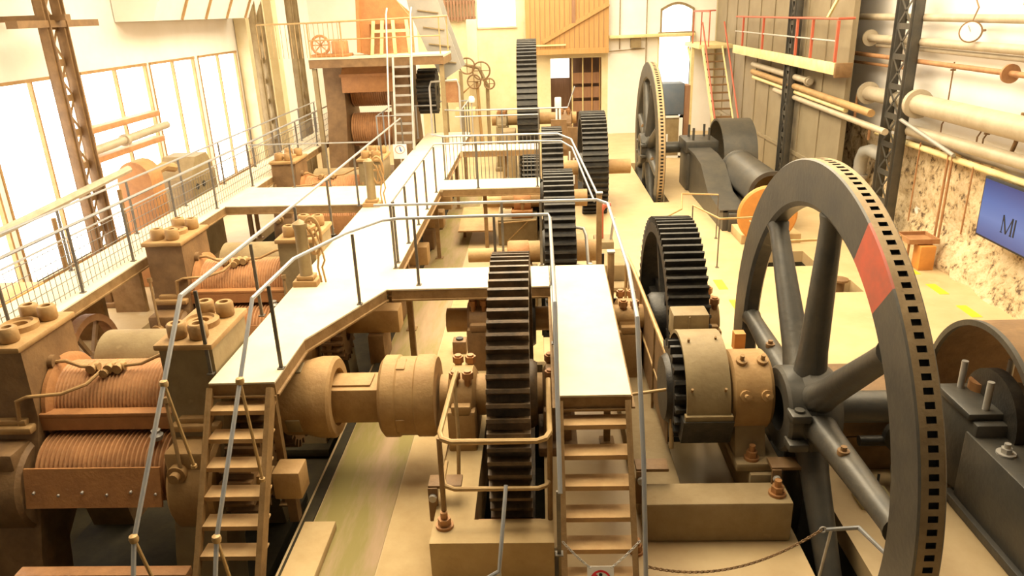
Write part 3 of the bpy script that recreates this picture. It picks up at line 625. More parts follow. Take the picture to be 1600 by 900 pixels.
# drive pulley, and a box added to darken the pit under the side walkway
t = thing('belt_pulley', 'dark brown spoked pulley in the pit under the side walkway', 'pulley', (-6.72, 9.9, -1.3))
MB().lathe([(.56, 0), (.66, 0), (.66, .16), (.56, .16), (.56, 0)], 'x', (-6.80, 9.9, .55), 40, cap=False).build('rim', RUSTP, t)
for k in range(6): MB().bar((-6.72, 9.9, .55), (-6.72, 9.9+.58*math.cos(PI*k/3), .55+.58*math.sin(PI*k/3)), .06, .05, 0, (1, 0, 0)).build('spoke', BRNIRON, t)
MB().cyl((-6.95, 9.9, .55), (-6.4, 9.9, .55), .10, 18).build('shaft', BRNIRON, t); MB().box(-7.0, 9.6, -1.3, -6.85, 10.2, .48, .02).build('pedestal', BRNIRON, t)
t = thing('dark_filler_box', 'dark brown box added to darken the pit between the two nearest mills', 'casing', (-6.4, 9.2, -1.3))
MB().box(-6.9, 8.95, -1.3, -6.0, 9.25, .75, .04).build('casing', BRNIRON, t, 35); MB().cyl((-6.0, 9.1, .5), (-5.6, 9.1, .5), .05, 10).build('shaft_stub', GALV, t)  # plain dark box added for shade, with a short stub
# two square tail blocks and links beside the nearest mill
t = thing('stub_block', 'square tan stub block beside the left stair under the drum coupling', 'block', (-2.72, 6.85, .1)); MB().box(-2.92, 6.66, .35, -2.62, 6.95, .68, .02).box(-2.96, 6.7, .4, -3.1, 6.9, .62).build('block', TANIRON, t, 35); MB().bar((-2.78, 6.8, .36), (-2.78, 6.8, .0), .1, .12).build('support', BRNIRON, t)
t = thing('pit_beam', 'long rusty beam on two legs in front of the nearest roll mill', 'beam', (-4.6, 6.03, -1.3)); MB().box(-5.45, 5.96, -.15, -3.66, 6.10, -.03, .01).build('beam', RUSTG, t); MB().box(-5.35, 5.98, -1.3, -5.25, 6.08, -.15).build('leg', RUSTG, t); MB().box(-3.9, 5.98, -1.3, -3.8, 6.08, -.15).build('leg', RUSTG, t)
# oil stand columns on the walkway edge
def oil_stand(label, x, y):
    t = thing('lubricator_stand', label, 'stand', (x, y, 1.7), 'lubricator stands')
    MB().box(x-.17, y-.14, 1.7, x+.17, y+.14, 1.78, .01).box(x-.12, y-.10, 1.78, x+.12, y+.10, 1.84, .01).build('foot', TANIRON, t, 35)
    MB().lathe([(.09, 0), (.085, .65), (.10, .7), (.10, .74), (.0, .80)], 'z', (x, y, 1.84), 14).build('column', OLIVE, t)
    mb = MB(); mb.tube([(x+.16+.11*math.cos(2*PI*i/24), y, 2.40+.26*math.sin(2*PI*i/24)) for i in range(24)], .022, 8, 0, True)
    for k in range(3): mb.cyl((x+.16, y, 2.40), (x+.16+.11*math.cos(2.1*k+.4), y, 2.40+.26*math.sin(2.1*k+.4)), .014, 6)
    mb.cyl((x+.04, y, 2.40), (x+.2, y, 2.40), .02, 8); mb.build('hand_wheel', TANIRON, t)
    for dx, z1 in ((.20, 2.2), (.26, 2.05)): MB().tube([(x+dx-.06, y-.02, 2.5), (x+dx, y-.04, 2.3), (x+dx+.03, y-.03, z1), (x+dx-.02, y-.02, 1.95), (x+dx, y, 1.72)], .014, 6).build('oil_pipe', TANIRON, t)
    return t
oil_stand('olive lubricator stand with hand wheel on the central walkway edge, nearer one', -3.28, 9.75)
oil_stand('olive lubricator stand with hand wheel on the central walkway edge, farther one', -3.28, 14.2)
# ================================================================ foundations, middle machinery
def block(label, x0, y0, z0, x1, y1, z1, mt=CONC, bev=.03, name='concrete_block', group='concrete foundations'):
    o = MB().box(x0, y0, z0, x1, y1, z1, bev).build(name, mt, None, 35); return tag(o, label, 'foundation', group)
# stained floor strips (paint and dirt on the floor between mills and gears)
o = MB().box(-2.56, 3, 0, -1.72, 24, .006).build('floor_strip', STRIP, None); o['kind'] = 'structure'
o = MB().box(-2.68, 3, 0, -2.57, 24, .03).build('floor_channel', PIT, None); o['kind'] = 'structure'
mb = MB(); slab_with_holes(mb, (-1.70, 3.2, .0, 15.2), [(-.72, 6.1, .01, 9.5), (-.02, 11.55, .01, 14.9)], lambda u, v, t: (u, v, t), .0, .03); tag(mb.build('concrete_slab', CONC, None, 30), 'pale cream concrete slab beside the floor strip', 'foundation')
mb = MB(); slab_with_holes(mb, (-1.12, 5.75, .06, 9.6), [(-.72, 6.1, -.02, 9.5)], lambda u, v, t: (u, v, t), .031, .50); tag(mb.build('concrete_block', CONC, None, 30), 'cream concrete foundation holding the near middle gear in its slot', 'foundation', 'concrete foundations')
t = thing('gear_slot_trough', 'rusty trough plate at the foot of the near middle gear', 'trough', (-.4, 6.2, .2)); MB().box(-.68, 6.12, .18, -.06, 6.16, .46).box(-.68, 6.16, .18, -.06, 6.3, .21).build('trough_plate', RUSTG, t)
block('low cream concrete kerb in front of the pinion guard', 1.0, 6.35, 0, 2.48, 6.72, .47, CONCG)
block('brown stained foundation under the pinion guard and the flywheel bearing', .98, 6.80, 0, 1.46, 11.6, .30, CONCG, .02)
block('foundation wall between the pinion guard and the flywheel slot', 2.16, 6.80, 0, 2.50, 11.6, .498, CONCG, .02)
block('dark grey concrete pier under the middle stair', .10, 5.75, .0, .16, 6.3, .5, CONCG, .01)
for lab, x, y, z, r in (('rusty bolt at the foot of the bent tube guard', -1.0, 6.0, .5, .065), ('rusty bolt on the flywheel bearing foot, near side', 2.2, 6.95, .60, .06), ('rusty bolt on the right end of the concrete kerb', 2.35, 6.5, .47, .065), ('rusty bolt beside the middle stair rail foot', .9, 6.2, .0, .05)):
    bolt(lab, x, y, z, r, .14)
def strap(label, x, y, z):
    t = thing('tie_bracket', label, 'bracket', (x, y, z), 'hooked tie brackets'); MB().box(x-.04, y-.16, z+.24, x+.3, y+.04, z+.28, .008).box(x-.04, y-.18, z-.14, x+.06, y-.15, z+.26, .008).build('bracket', BRNIRON, t, 35); MB().cyl((x+.01, y-.18, z+.16), (x+.01, y-.22, z+.16), .04, 12).build('bolt', GALV, t)
strap('dark hooked bracket left of the near middle gear', -1.16, 6.5, .45)
strap('hooked bracket at the left end of the concrete kerb', .98, 6.85, .38)
strap('hooked bracket at the right end of the concrete kerb', 2.38, 6.85, .38)
o = MB().box(-2.62, 3, 0, -2.28, 6.62, .10, .01).build('floor_plank', CONC, None); tag(o, 'mossy yellowish plank lying beside the mill pit', 'plank')
# bent tube guard round the near gear
t = thing('tube_guard', 'bent orange and cream tube guard round the foot of the near middle gear', 'guard', (-.5, 6.2, .5))
def rr(z, y0, yb, x0=-1.0, x1=.02):
    return [(x0+.03, yb, z), (x0, y0+.10, z), (x0+.03, y0+.03, z), (x0+.10, y0, z), (x1-.10, y0, z), (x1-.03, y0+.03, z), (x1, y0+.10, z), (x1, yb, z)]
MB().tube([(-.93, 7.1, 1.62), (-.95, 6.95, 1.58), (-1.0, 6.14, 1.47), (-.97, 6.04, 1.46), (-.88, 6.0, 1.45), (-.08, 6.0, 1.45), (.0, 6.03, 1.46), (.04, 6.12, 1.47), (.04, 6.9, 1.62)], .027, 8).build('upper_tube', RAILT, t)
MB().tube([(-1.0, 6.4, .97), (-1.0, 6.14, .95), (-.97, 6.04, .94), (-.88, 6.0, .93), (-.08, 6.0, .93), (.0, 6.03, .94), (.04, 6.12, .95), (.04, 6.9, 1.06)], .022, 8).build('lower_tube', RAILT, t)
MB().tube([(-1.0, 6.02, .52), (-1.0, 6.06, 1.46)], .026, 8).build('post', STEEL, t); MB().tube([(.03, 6.1, .5), (.04, 6.1, 1.46)], .026, 8).build('post', STEEL, t)
MB().tube([(-.94, 6.95, 1.58), (-.90, 6.7, 1.1), (-.92, 6.6, .52)], .02, 8).build('brace', RAILT, t)
# front hand loop near the bottom edge
t = thing('rail_loop', 'thin pale tube loop standing before the concrete foundation', 'handrail', (-.4, 5.2, 0)); MB().tube([(-.75, 5.0, .55), (-.65, 5.05, .62), (-.42, 5.12, .72), (-.40, 5.2, .9), (-.36, 5.6, 1.25)], .018).build('tube', RAIL, t); MB().tube([(-.42, 5.12, .72), (-.42, 5.12, 0)], .018).build('post', RAIL, t)
# brown guard panel along the black gear
t = thing('guard_panel', 'brown sheet guard panel in a tube frame along the big black gear', 'guard', (1.35, 9, .3))
fr = [(1.40, 7.25, .55), (1.42, 7.45, 1.25), (1.42, 7.7, 1.42), (1.38, 10.6, 1.48), (1.36, 11.4, 1.48), (1.36, 11.5, .45)]
MB().tube(fr, .026).build('frame_tube', RAILT, t)
MB().prism([(7.5, .45), (11.45, .35), (11.45, 1.44), (7.75, 1.38), (7.5, 1.22)], 'x', 1.395, 1.405).build('sheet', BRNIRON, t)
for y in (8.6, 9.9, 11.0): MB().tube([(1.39, y, .3), (1.39, y, 1.44)], .018).build('upright', STEEL, t)
MB().tube([(.88, 7.3, 1.2), (1.42, 7.4, 1.22)], .018).build('tie_rod', RAILT, t); MB().tube([(1.37, 11.4, .9), (1.41, 7.5, .85)], .018).build('mid_tube', RAILT, t)
# landing corner posts and red valve in the middle distance
for lab, x, y, zt in (('square tan post by the far corner of the landing deck', .98, 12.2, 2.3), ('square tan post on the landing edge with a dark hinge', .98, 10.1, 1.95)):
    t = thing('square_post', lab, 'post', (x, y, 0), 'square landing posts'); MB().box(x-.045, y-.045, 0, x+.045, y+.045, zt, .008).build('post', STEEL, t); MB().box(x-.055, y-.055, zt, x+.055, y+.055, zt+.02).build('cap', GALV, t); MB().box(x+.04, y-.02, .9, x+.09, y+.02, 1.25).build('hinge', BLACK, t)
t = thing('red_valve', 'red valve on an upright pipe beyond the landing deck', 'valve', (.80, 11.7, 0)); MB().tube([(.80, 11.7, 0), (.80, 11.7, 1.25)], .035).build('pipe', GALV, t); MB().lathe([(.0, 0), (.08, .02), (.09, .12), (.06, .16), (.06, .22), (.0, .24)], 'z', (.80, 11.7, .95), 14).box(.74, 11.62, 1.0, .9, 11.7, 1.12).build('valve_body', REDP, t)
t = thing('pipe_loop', 'pale bent pipe loop beside the black gear beyond the landing', 'pipe', (.70, 12.6, 0)); MB().tube([(.62, 13.0, 1.5), (.76, 12.9, 1.5), (.80, 12.8, 1.4), (.84, 12.4, .6), (.86, 12.3, 0)], .028).tube([(.60, 12.4, 1.0), (.74, 12.3, 1.0), (.8, 12.2, .85), (.84, 12.0, 0)], .025).build('pipe', GALV, t)
t = thing('red_pump', 'small red pump pipe bend beyond the landing deck', 'pump', (1.35, 15.6, 0)); MB().tube([(1.3, 15.6, .5), (1.3, 15.6, 1.1), (1.36, 15.6, 1.22), (1.5, 15.6, 1.25)], .05).build('pipe', RED, t); MB().box(1.15, 15.3, 0, 1.55, 15.9, .5, .02).build('base', OLIVE, t); MB().tube([(1.5, 15.5, .5), (1.55, 15.4, 1.0)], .03).build('rod', GALV, t)
block('grey concrete base with a step beyond the landing deck', 1.0, 14.0, 0, 1.75, 15.1, .42, CONCG)
block('round edged step of the grey base', .95, 13.6, 0, 1.95, 13.98, .10, CONCG)
# middle machinery between the first and second cross walkways
def mid_bearing(label, y):
    t = thing('drive_bearing', label, 'bearing', (-.45, y, 0), 'middle drive bearings')
    MB().box(-1.0, y-.45, 0, -.08, y+.45, .62, .02).build('plinth', OLIVE, t, 35)
    MB().lathe([(0, 0), (.24, 0), (.26, .03), (.26, .37), (.24, .4), (0, .4)], 'x', (-.62, y, .95), 26).box(-.68, y-.36, .62, -.18, y+.36, .80, .02).build('bearing_body', RUSTO, t, 35)
    for dy in (-.27, .27): MB().cyl((-.42, y+dy, .8), (-.42, y+dy, 1.05), .035, 8).hexnut((-.42, y+dy, .98), .06, .06).build('cap_nut', TANIRON, t)
    MB().cyl((-1.35, y, .95), (-.62, y, .95), .13, 18).build('shaft_end', TANIRON, t)
    MB().tube([(-.98, y-.46, .55), (-.10, y-.46, .60)], .018).tube([(-.8, y-.47, .1), (-.3, y-.47, .58)], .014).build('tie_rod', RAILT, t)
mid_bearing('orange drive bearing on a grey plinth left of the second black gear', 13.2)
mid_bearing('rusty drive bearing on a grey plinth beyond the second cross walkway', 17.3)
for lab, x, y in (('square dark steel box on the slab beyond the near cross walkway, left one', -1.35, 11.0), ('square dark steel box on the slab beyond the near cross walkway, right one', -1.02, 10.85), ('square dark steel box on the slab beyond the near cross walkway, back one', -1.0, 11.6)):
    t = thing('anchor_box', lab, 'box', (x, y, .03), 'anchor boxes'); MB().box(x-.11, y-.11, .03, x+.11, y+.11, .24, .01).build('box', BRNIRON, t); MB().cyl((x, y, .24), (x, y, .27), .06, 12).build('cap', BLACK, t)
t = thing('slanted_table', 'slanted brown steel drain pan beside the barred railing', 'pan', (-1.5, 17.6, 0)); MB().bar((-1.5, 16.9, .35), (-1.5, 18.6, .5), .9, .03).build('pan', TANIRON, t); MB().box(-1.9, 17.6, 0, -1.84, 17.7, .38).build('leg', STEEL, t); MB().box(-1.16, 17.6, 0, -1.1, 17.7, .38).build('leg', STEEL, t)
for y in (10.9, 12.6, 14.2, 16.9, 18.6):
    t = thing('tail_shaft', 'dark square tail shaft under the central walkway, %s' % {10.9: 'nearest of the row', 12.6: 'second of the row', 14.2: 'third of the row', 16.9: 'fourth of the row', 18.6: 'last of the row'}[y], 'shaft', (-2.6, y, .1), 'tail shafts under the walkway'); MB().box(-3.1, y-.18, .5, -2.25, y+.18, .88, .02).build('bar', TANIRON, t); MB().box(-2.75, y-.28, 0, -2.5, y+.28, .5, .02).build('pedestal', BRNIRON, t)
# ================================================================ right side: engines, columns, pipes, screen
def crank_guard(label, x0, x1, Y, Z, R, mt=BRNIRON):
    t = thing('crank_guard', label, 'guard', ((x0+x1)/2, Y, 0), 'arched crank guards')
    MB().lathe([(R-.02, 0), (R, 0), (R, x1-x0), (R-.02, x1-x0), (R-.02, 0)], 'x', (x0, Y, Z), 48, -.35, PI+.35, cap=False).build('arch_sheet', mt, t, 35)
    MB().lathe([(R-.05, -.03), (R+.012, -.03), (R+.012, .02), (R-.05, .02), (R-.05, -.03)], 'x', (x0, Y, Z), 48, -.35, PI+.35, cap=False).build('rim_strip', DARK, t, 35)
    return t
crank_guard('wide arched brown sheet guard at the right edge beside the huge flywheel', 4.62, 6.0, 7.2, .92, 1.04)
crank_guard('far arched dark sheet guard beside the black steam engine', 5.32, 6.25, 22.7, .75, 1.2, DARK)
# near engine frame
t = thing('steam_engine', 'near black engine frame with studs at the lower right corner', 'engine', (4.8, 6.0, 0), 'mill steam engines')
MB().box(4.42, 3.2, 0, 5.3, 7.0, .88, .02).box(4.36, 3.2, 0, 5.4, 7.1, .10, .01).build('bed_frame', DARK, t, 35)
MB().box(4.44, 6.85, .1, 5.30, 7.75, 1.02, .03).box(4.40, 6.95, 1.02, 5.34, 7.65, 1.10, .02).build('crank_bearing', DARK, t, 35)
for x, y, z in ((4.62, 7.55, 1.10), (5.12, 7.55, 1.10), (4.62, 7.05, 1.1), (5.12, 7.05, 1.1)):
    MB().cyl((x, y, z), (x, y, z+.32), .035, 12).build('stud', GALV, t)
for x, y in ((4.58, 6.55), (4.6, 5.4)): MB().cyl((x, y, .88), (x, y, .90), .09, 16).hexnut((x, y, .90), .055, .05).cyl((x, y, .95), (x, y, 1.0), .03, 10).build('frame_nut', GALV, t)
MB().lathe([(.0, 0), (.50, 0), (.50, .12), (.0, .12)], 'x', (4.75, 7.2, .95), 32).build('crank_disc', BLACK, t)
MB().cyl((4.8, 7.5, .9), (4.8, 7.5, 1.2), .12, 16).build('oil_pot', BRASS, t)
t = thing('steam_pump', 'dark grimy casting with a pump body between flywheel and engine', 'pump', (3.7, 7.5, 0))
MB().box(3.25, 7.5, .5, 4.3, 8.3, 1.05, .03).prism([(7.5, .5), (8.3, .5), (8.2, .0), (7.6, .0)], 'x', 3.4, 4.1).build('casting', BRNIRON, t, 35)
MB().lathe([(0, 0), (.16, 0), (.18, .05), (.12, .1), (.12, .3), (.2, .34), (.2, .42), (0, .42)], 'y', (3.95, 6.95, .62), 20).cyl((3.85, 7.1, .3), (3.85, 7.1, .8), .08, 12).cyl((3.5, 7.35, .55), (4.2, 7.35, .55), .06, 12).build('pump_body', BLACK, t)
MB().tube([(3.6, 7.0, .35), (3.5, 6.8, .03), (3.55, 6.6, .03), (3.8, 6.7, .03), (3.95, 6.85, .3)], .014, 6).build('cable', BLACK, t)
MB().box(3.9, 8.3, .2, 4.2, 8.5, .7, .02).build('valve_chest', TANIRON, t, 35)
t = thing('floor_tray', 'small yellowish tray on the floor inside the huge flywheel spokes', 'tray', (3.6, 7.0, 0)); MB().box(3.4, 6.85, .0, 3.75, 7.15, .1, .01).build('tray', YELB, t)
# far engine
t = thing('steam_engine', 'far black steam engine with a bored guide barrel and sloping frame', 'engine', (5, 19.5, 0), 'mill steam engines')
MB().prism([(21.9, 0), (21.9, 1.25), (20.9, 1.25), (20.0, 1.15), (19.0, .62), (18.0, .52), (17.6, .5), (17.6, 0)], 'x', 4.38, 4.50).prism([(21.9, 1.2), (21.9, 1.27), (20.9, 1.27), (20.0, 1.17), (19.0, .64), (17.6, .52), (17.6, .46), (19, .58), (20, 1.10), (20.9, 1.2)], 'x', 4.30, 4.95).build('sloping_frame', DARK, t, 35)
MB().box(4.5, 17.5, 0, 6.0, 21.9, .45, .03).build('bed_frame', DARK, t, 35)
MB().lathe([(.44, 0), (.54, .0), (.54, .10), (.48, .12), (.48, 2.9), (.52, 2.92), (.52, 3.0), (.44, 3.0), (.44, 0)], 'y', (5.42, 17.4, .93), 40, cap=False).build('guide_barrel', DARK, t, 35)
MB().cyl((5.42, 18.6, .93), (5.42, 20.3, .93), .43, 24).build('crosshead', YELB, t)
MB().box(4.30, 21.9, 0, 5.15, 23.0, 1.10, .04).box(4.25, 21.9, 1.1, 5.2, 23.1, 1.45, .04).build('crank_bearing', DARK, t, 35)
for x, y in ((4.5, 22.1), (4.95, 22.1), (4.5, 22.8), (4.95, 22.8)): MB().cyl((x, y, 1.45), (x, y, 1.8), .035, 8).build('stud', DARK, t)
t = thing('cylinder_cover', 'round orange cover disc standing before the far steam engine', 'disc', (5.05, 16.4, .05)); MB().lathe([(0, 0), (.62, 0), (.66, .03), (.66, .10), (.62, .13), (0, .13)], 'y', (5.05, 16.3, .72), 48).build('disc', ORG, t, 35); MB().box(4.75, 16.34, .0, 5.35, 16.5, .12).build('chock', WOODD, t)
block('long cream engine plinth reaching along the floor below the far engine', 4.55, 16.5, .0, 5.9, 17.45, .22, CONC, .02)
# floor hole guard rails
def hole_rail(label, pts, posts):
    return handrail('floor_guard_rail', label, pts, posts, RAILT, POST, .018, (), None, 'guard rails on the floor', .013, 0)
hole_rail('low tube guard rail beside the black gear, before the orange disc', [(3.3, 15.9, 1.1), (3.66, 14.93, 1.05), (4.6, 15.0, 1.05), (4.75, 14.7, 1.05)], [(3.3, 15.9, 1.1), (3.66, 14.93, 1.05), (4.5, 15.0, 1.05)])
hole_rail('tube guard rail round the floor opening behind the flywheel spokes', [(4.2, 14.7, 1.05), (4.55, 13.3, 1.05), (6.6, 13.4, 1.05), (6.7, 16.5, 1.05)], [(4.55, 13.3, 1.05), (6.6, 13.4, 1.05), (6.7, 15.2, 1.05), (6.7, 16.5, 1.05)])
hole_rail('long thin guard rail on the floor left of the far engine', [(2.3, 14.6, 1.1), (3.0, 15.6, 1.1), (3.3, 17.2, 1.05), (4.1, 17.0, 1.05)], [(2.35, 14.7, 1.1), (4.1, 17.0, 1.05)])
t = thing('floor_valve', 'grimy valve standing in the small floor opening', 'valve', (5.7, 13.7, -.5)); MB().box(5.45, 13.45, -.5, 5.95, 13.9, -.2, .02).cyl((5.7, 13.65, -.2), (5.7, 13.65, .12), .09, 14).lathe([(.1, 0), (.16, .02), (.16, .06), (.1, .08)], 'z', (5.7, 13.65, .1), 14).build('valve_body', BRNIRON, t)
# yellow floor dashes
def dash(label, x, y, dx=.09, dy=.27, a=0):
    o = MB().box(-dx, -dy, 0, dx, dy, .005).build('floor_dash', YEL, None); o.location = (x, y, .0); o.rotation_euler.z = a
    tag(o, label, 'floor marking', 'yellow floor dashes'); return o
ords = ['nearest', 'second', 'third', 'fourth', 'fifth', 'sixth', 'seventh', 'eighth', 'ninth', 'tenth', 'eleventh']
for i, y in enumerate((9.4, 10.45, 11.5, 12.3, 13.4, 14.5, 15.7, 17.0, 18.4, 20.2)):
    dash('%s yellow dash of the line along the stone wall' % ords[i], 7.42, y)
for i, (x, y) in enumerate(((3.62, 10.6), (3.58, 11.7), (3.55, 12.8), (3.5, 13.9))): dash('%s yellow dash of the line behind the flywheel spokes' % ords[i], x, y)
o = MB().prism([(6.0, 9.1), (6.55, 9.1), (7.3, 7.9), (7.18, 7.85), (6.48, 8.98), (6.0, 8.98)], 'z', 0, .005).build('floor_line', YEL, None); tag(o, 'bent yellow floor line beyond the arched guard at the right edge', 'floor marking')
# lattice columns
def column(label, x, y, zt, mt, w=.42, d=.14, pitch_=.62):
    t = thing('lattice_column', label, 'column', (x, y, 0), 'riveted lattice columns')
    for s in (-1, 1):
        MB().box(x-d/2, y+s*w/2-.05, 0, x+d/2, y+s*w/2+.05, zt, .008).build('flange', mt, t, 30)
        MB().box(x-d/2-.05, y+s*w/2-.012, 0, x+d/2+.05, y+s*w/2+.012, zt).build('angle', mt, t, 30)
    z = .25; k = 0
    while z+pitch_ < zt:
        for s in (-1, 1):
            mb = MB(); mb.bar((x-d/2*.9, y-s*(w/2-.03), z), (x-d/2*.9, y+s*(w/2-.03), z+pitch_), .05, .012, 0, (1, 0, 0)); mb.build('lacing_bar', mt, t, 30)
        mb = MB(); mb.box(x-d/2, y-w/2+.05, z-.06, x-d/2+.015, y+w/2-.05, z+.06); mb.build('batten_plate', mt, t, 30)
        z += pitch_
    MB().box(x-.2, y-w/2-.12, 0, x+.2, y+w/2+.12, .10, .01).build('base_plate', mt, t, 30)
    return t
column('dark lattice column by the stone wall, in front of the wall pipes', 7.80, 16.9, 9.4, DARK, .72, .16)
column('dark lattice column far back under the red railed mezzanine', 7.22, 22.4, 9.4, DARK, .46)
column('tan lattice column nearest among the left windows', -8.5, 13.7, 9.4, BRNIRON, .5)
column('tall lattice column at the far end of the left windows', -8.5, 23.9, 9.4, OLIVE, .6)
column('lattice column just right of the last left window pane', -7.9, 25.6, 9.4, OLIVE, .6)
# wall pipes
def pipe(label, pts, r, mt, flanges=(), name='wall_pipe', group='pipes along the right wall'):
    t = thing(name, label, 'pipe', pts[0], group); MB().tube(pts, r, 16).build('pipe', mt, t)
    for p, d, rr, l in flanges:
        p = Vector(p); d = Vector(d)
        MB().cyl(p-d*l/2, p+d*l/2, rr, 22).build('flange', mt, t)
    return t
YD = (0, 1, 0); XW = 7.98
pipe('topmost thin cream pipe across the white wall', [(XW, 20.9, 4.74), (XW, 8, 4.78)], .075, PIPE, [((XW, 20.85, 4.74), YD, .10, .06)])
pipe('second cream pipe with a round end flange on the white wall', [(XW, 19.15, 4.27), (XW, 8, 4.30)], .085, PIPE, [((XW, 19.12, 4.27), YD, .19, .06)])
pipe('short cream pipe stub below the flanged second pipe', [(XW+.1, 18.9, 4.12), (XW+.1, 8, 4.14)], .05, PIPE)
pipe('thin rust red pipe with a round disc on the white wall', [(XW, 20.9, 3.88), (XW, 8, 3.91)], .05, RUSTP, [((XW, 13.35, 3.895), YD, .16, .05)])
pipe('short rust red pipe just under the long red one', [(XW+.08, 20.5, 3.66), (XW+.08, 17.0, 3.70)], .035, RUSTP)
pipe('thickest grey pipe with open flanged end and collar on the white wall', [(XW-.05, 18.75, 3.03), (XW-.05, 16.2, 3.06)], .165, PIPE, [((XW-.05, 18.72, 3.03), YD, .26, .08), ((XW-.05, 18.765, 3.03), YD, .13, .02), ((XW-.05, 16.25, 3.06), YD, .30, .12)])
pipe('thick grey pipe continuing right from the big collar', [(XW-.05, 16.2, 3.06), (XW-.05, 8, 3.10)], .205, PIPE)
pipe('cream pipe under the thickest pipe, just above the stone', [(XW, 17.4, 2.46), (XW, 8, 2.62)], .12, PIPE)
pipe('lowest cream pipe hugging the top of the stone wall', [(XW+.05, 18.2, 2.16), (XW+.05, 8, 2.25)], .06, YELB)
pipe('upper tan pipe running from the mezzanine to the lattice column', [(7.28, 26.5, 3.2), (7.28, 20.9, 3.12)], .085, PIPE, [((7.28, 21.0, 3.12), YD, .13, .05)])
pipe('middle tan pipe running under the mezzanine to the stone wall', [(7.28, 26.5, 2.96), (7.28, 16.9, 2.80)], .085, TANIRON)
pipe('lower tan pipe under the mezzanine ending by the stone wall', [(7.30, 24.0, 2.60), (7.32, 16.2, 2.50)], .07, PIPE)
pipe('yellowish pipe close under the mezzanine beam', [(7.32, 26.5, 2.78), (7.32, 18.4, 2.68)], .06, YELB)
pipe('thin rusty branch pipe dropping beside the near lattice column', [(7.75, 18.9, 3.0), (7.75, 18.9, 2.35), (7.72, 18.3, 2.3), (7.72, 17.9, 2.3), (7.72, 17.9, 2.05)], .028, RUSTP, [((7.75, 18.9, 2.7), (0, 0, 1), .06, .1)])
pipe('grey elbow pipe bending down before the stone wall', [(7.95, 17.4, 1.72), (7.95, 18.2, 1.74), (7.95, 18.55, 1.64), (7.95, 18.7, 1.4), (7.95, 18.7, 1.0)], .15, PIPEG, [((7.95, 18.7, 1.02), (0, 0, 1), .2, .08)])
pipe('slanted grey bar leaning under the thickest pipe', [(7.75, 16.6, 2.72), (7.9, 14.5, 2.3)], .04, PIPEG)
pipe('thin dark pipe rising at the far right over the white wall', [(8.05, 12.9, 3.3), (8.05, 12.95, 2.8), (8.1, 13.1, 2.6)], .035, BRNIRON)
for k, (y, z0, z1) in enumerate(((16.0, .6, 2.3), (14.85, .45, 2.35), (14.7, .5, 2.3), (13.95, .9, 2.2))):
    pipe(['thin rod hanging on the stone wall, nearest the lattice column', 'rusty rod hanging on the stone wall, left of the pair above the tray', 'rusty rod hanging on the stone wall, right of the pair above the tray', 'thin rod hanging on the stone wall next to the blue screen'][k], [(7.98, y, z0), (7.98, y-.03, z1)], .016 if k in (0, 3) else .024, RUSTP, (), 'hanging_rod', 'rods on the stone wall')
for k, (y, z0, z1) in enumerate(((15.4, 2.55, 3.95), (14.1, 2.5, 3.1), (13.9, 2.5, 2.95))):
    pipe(['thin drop rod with a small valve under the rust red pipe', 'thin bent drop pipe under the thick grey pipe, left', 'thin bent drop pipe under the thick grey pipe, right'][k], [(8.1, y, z1), (8.1, y, z0+.3), (8.08, y+.05, z0+.2), (8.08, y+.05, z0)], .014, BRNIRON, [((8.1, y, z1-.15), (0, 0, 1), .05, .03)], 'drop_pipe', 'thin drop pipes on the white wall')
t = thing('pressure_gauge', 'round white dial gauge hanging on the white wall', 'gauge', (8.05, 14.9, 4.35)); GC = Vector((7.80, 14.45, 4.54)); GN = Vector((-.55, -.8, .1)).normalized()
MB().cyl(GC-GN*.03, GC+GN*.03, .19, 32).build('case', BRNIRON, t); MB().cyl(GC+GN*.031, GC+GN*.036, .165, 28).build('dial', WHITE, t); GS = GN.cross(Vector((0, 0, 1))).normalized(); MB().bar(GC+GN*.04, GC+GN*.04+GS*.05+Vector((0, 0, .11)), .014, .004).build('needle', INK, t); MB().tube([GC+Vector((0, 0, .18)), (7.9, 14.5, 4.95), (8.1, 15.1, 5.2)], .012).tube([GC-GN*.03, (8.30, 14.9, 4.54)], .025).build('gauge_pipe', BRNIRON, t)
t = thing('hanging_hook', 'rusty red hook block hanging at the top over the white wall', 'hook', (8.0, 13.2, 5.0)); MB().box(7.94, 13.1, 4.97, 8.06, 13.3, 5.6, .02).cyl((8, 13.2, 4.9), (8, 13.2, 4.98), .06, 12).build('block', RUSTP, t)
# wall screen
t = thing('wall_screen', 'flat screen with a blue picture mounted on the stone wall', 'screen', (7.86, 12.0, 1.1)); MB().box(7.84, 10.4, 1.11, 7.92, 13.26, 2.18, .01).build('casing', INK, t); MB().box(7.832, 10.44, 1.15, 7.839, 13.22, 2.14).build('display', SCREEN, t)
mb = MB(); x0, x1 = 7.826, 7.831
def stroke(p, q, wd=.030):
    (y0, z0), (y1, z1) = p, q; n = Vector((z1-z0, -(y1-y0))).normalized()*wd/2
    mb.prism([(y0+n.x, z0+n.y), (y0-n.x, z0-n.y), (y1-n.x, z1-n.y), (y1+n.x, z1+n.y)], 'x', x0, x1)
yb = 12.52
for p, q, wd in (((yb, 1.36), (yb, 1.66), .018), ((yb, 1.66), (yb-.13, 1.36), .034), ((yb-.13, 1.36), (yb-.26, 1.66), .018), ((yb-.26, 1.66), (yb-.26, 1.36), .034), ((yb+.03, 1.36), (yb-.03, 1.36), .014), ((yb-.23, 1.36), (yb-.29, 1.36), .014), ((yb-.34, 1.66), (yb-.34, 1.36), .034)): stroke(p, q, wd)
mb.build('lettering', INK, t, 0)
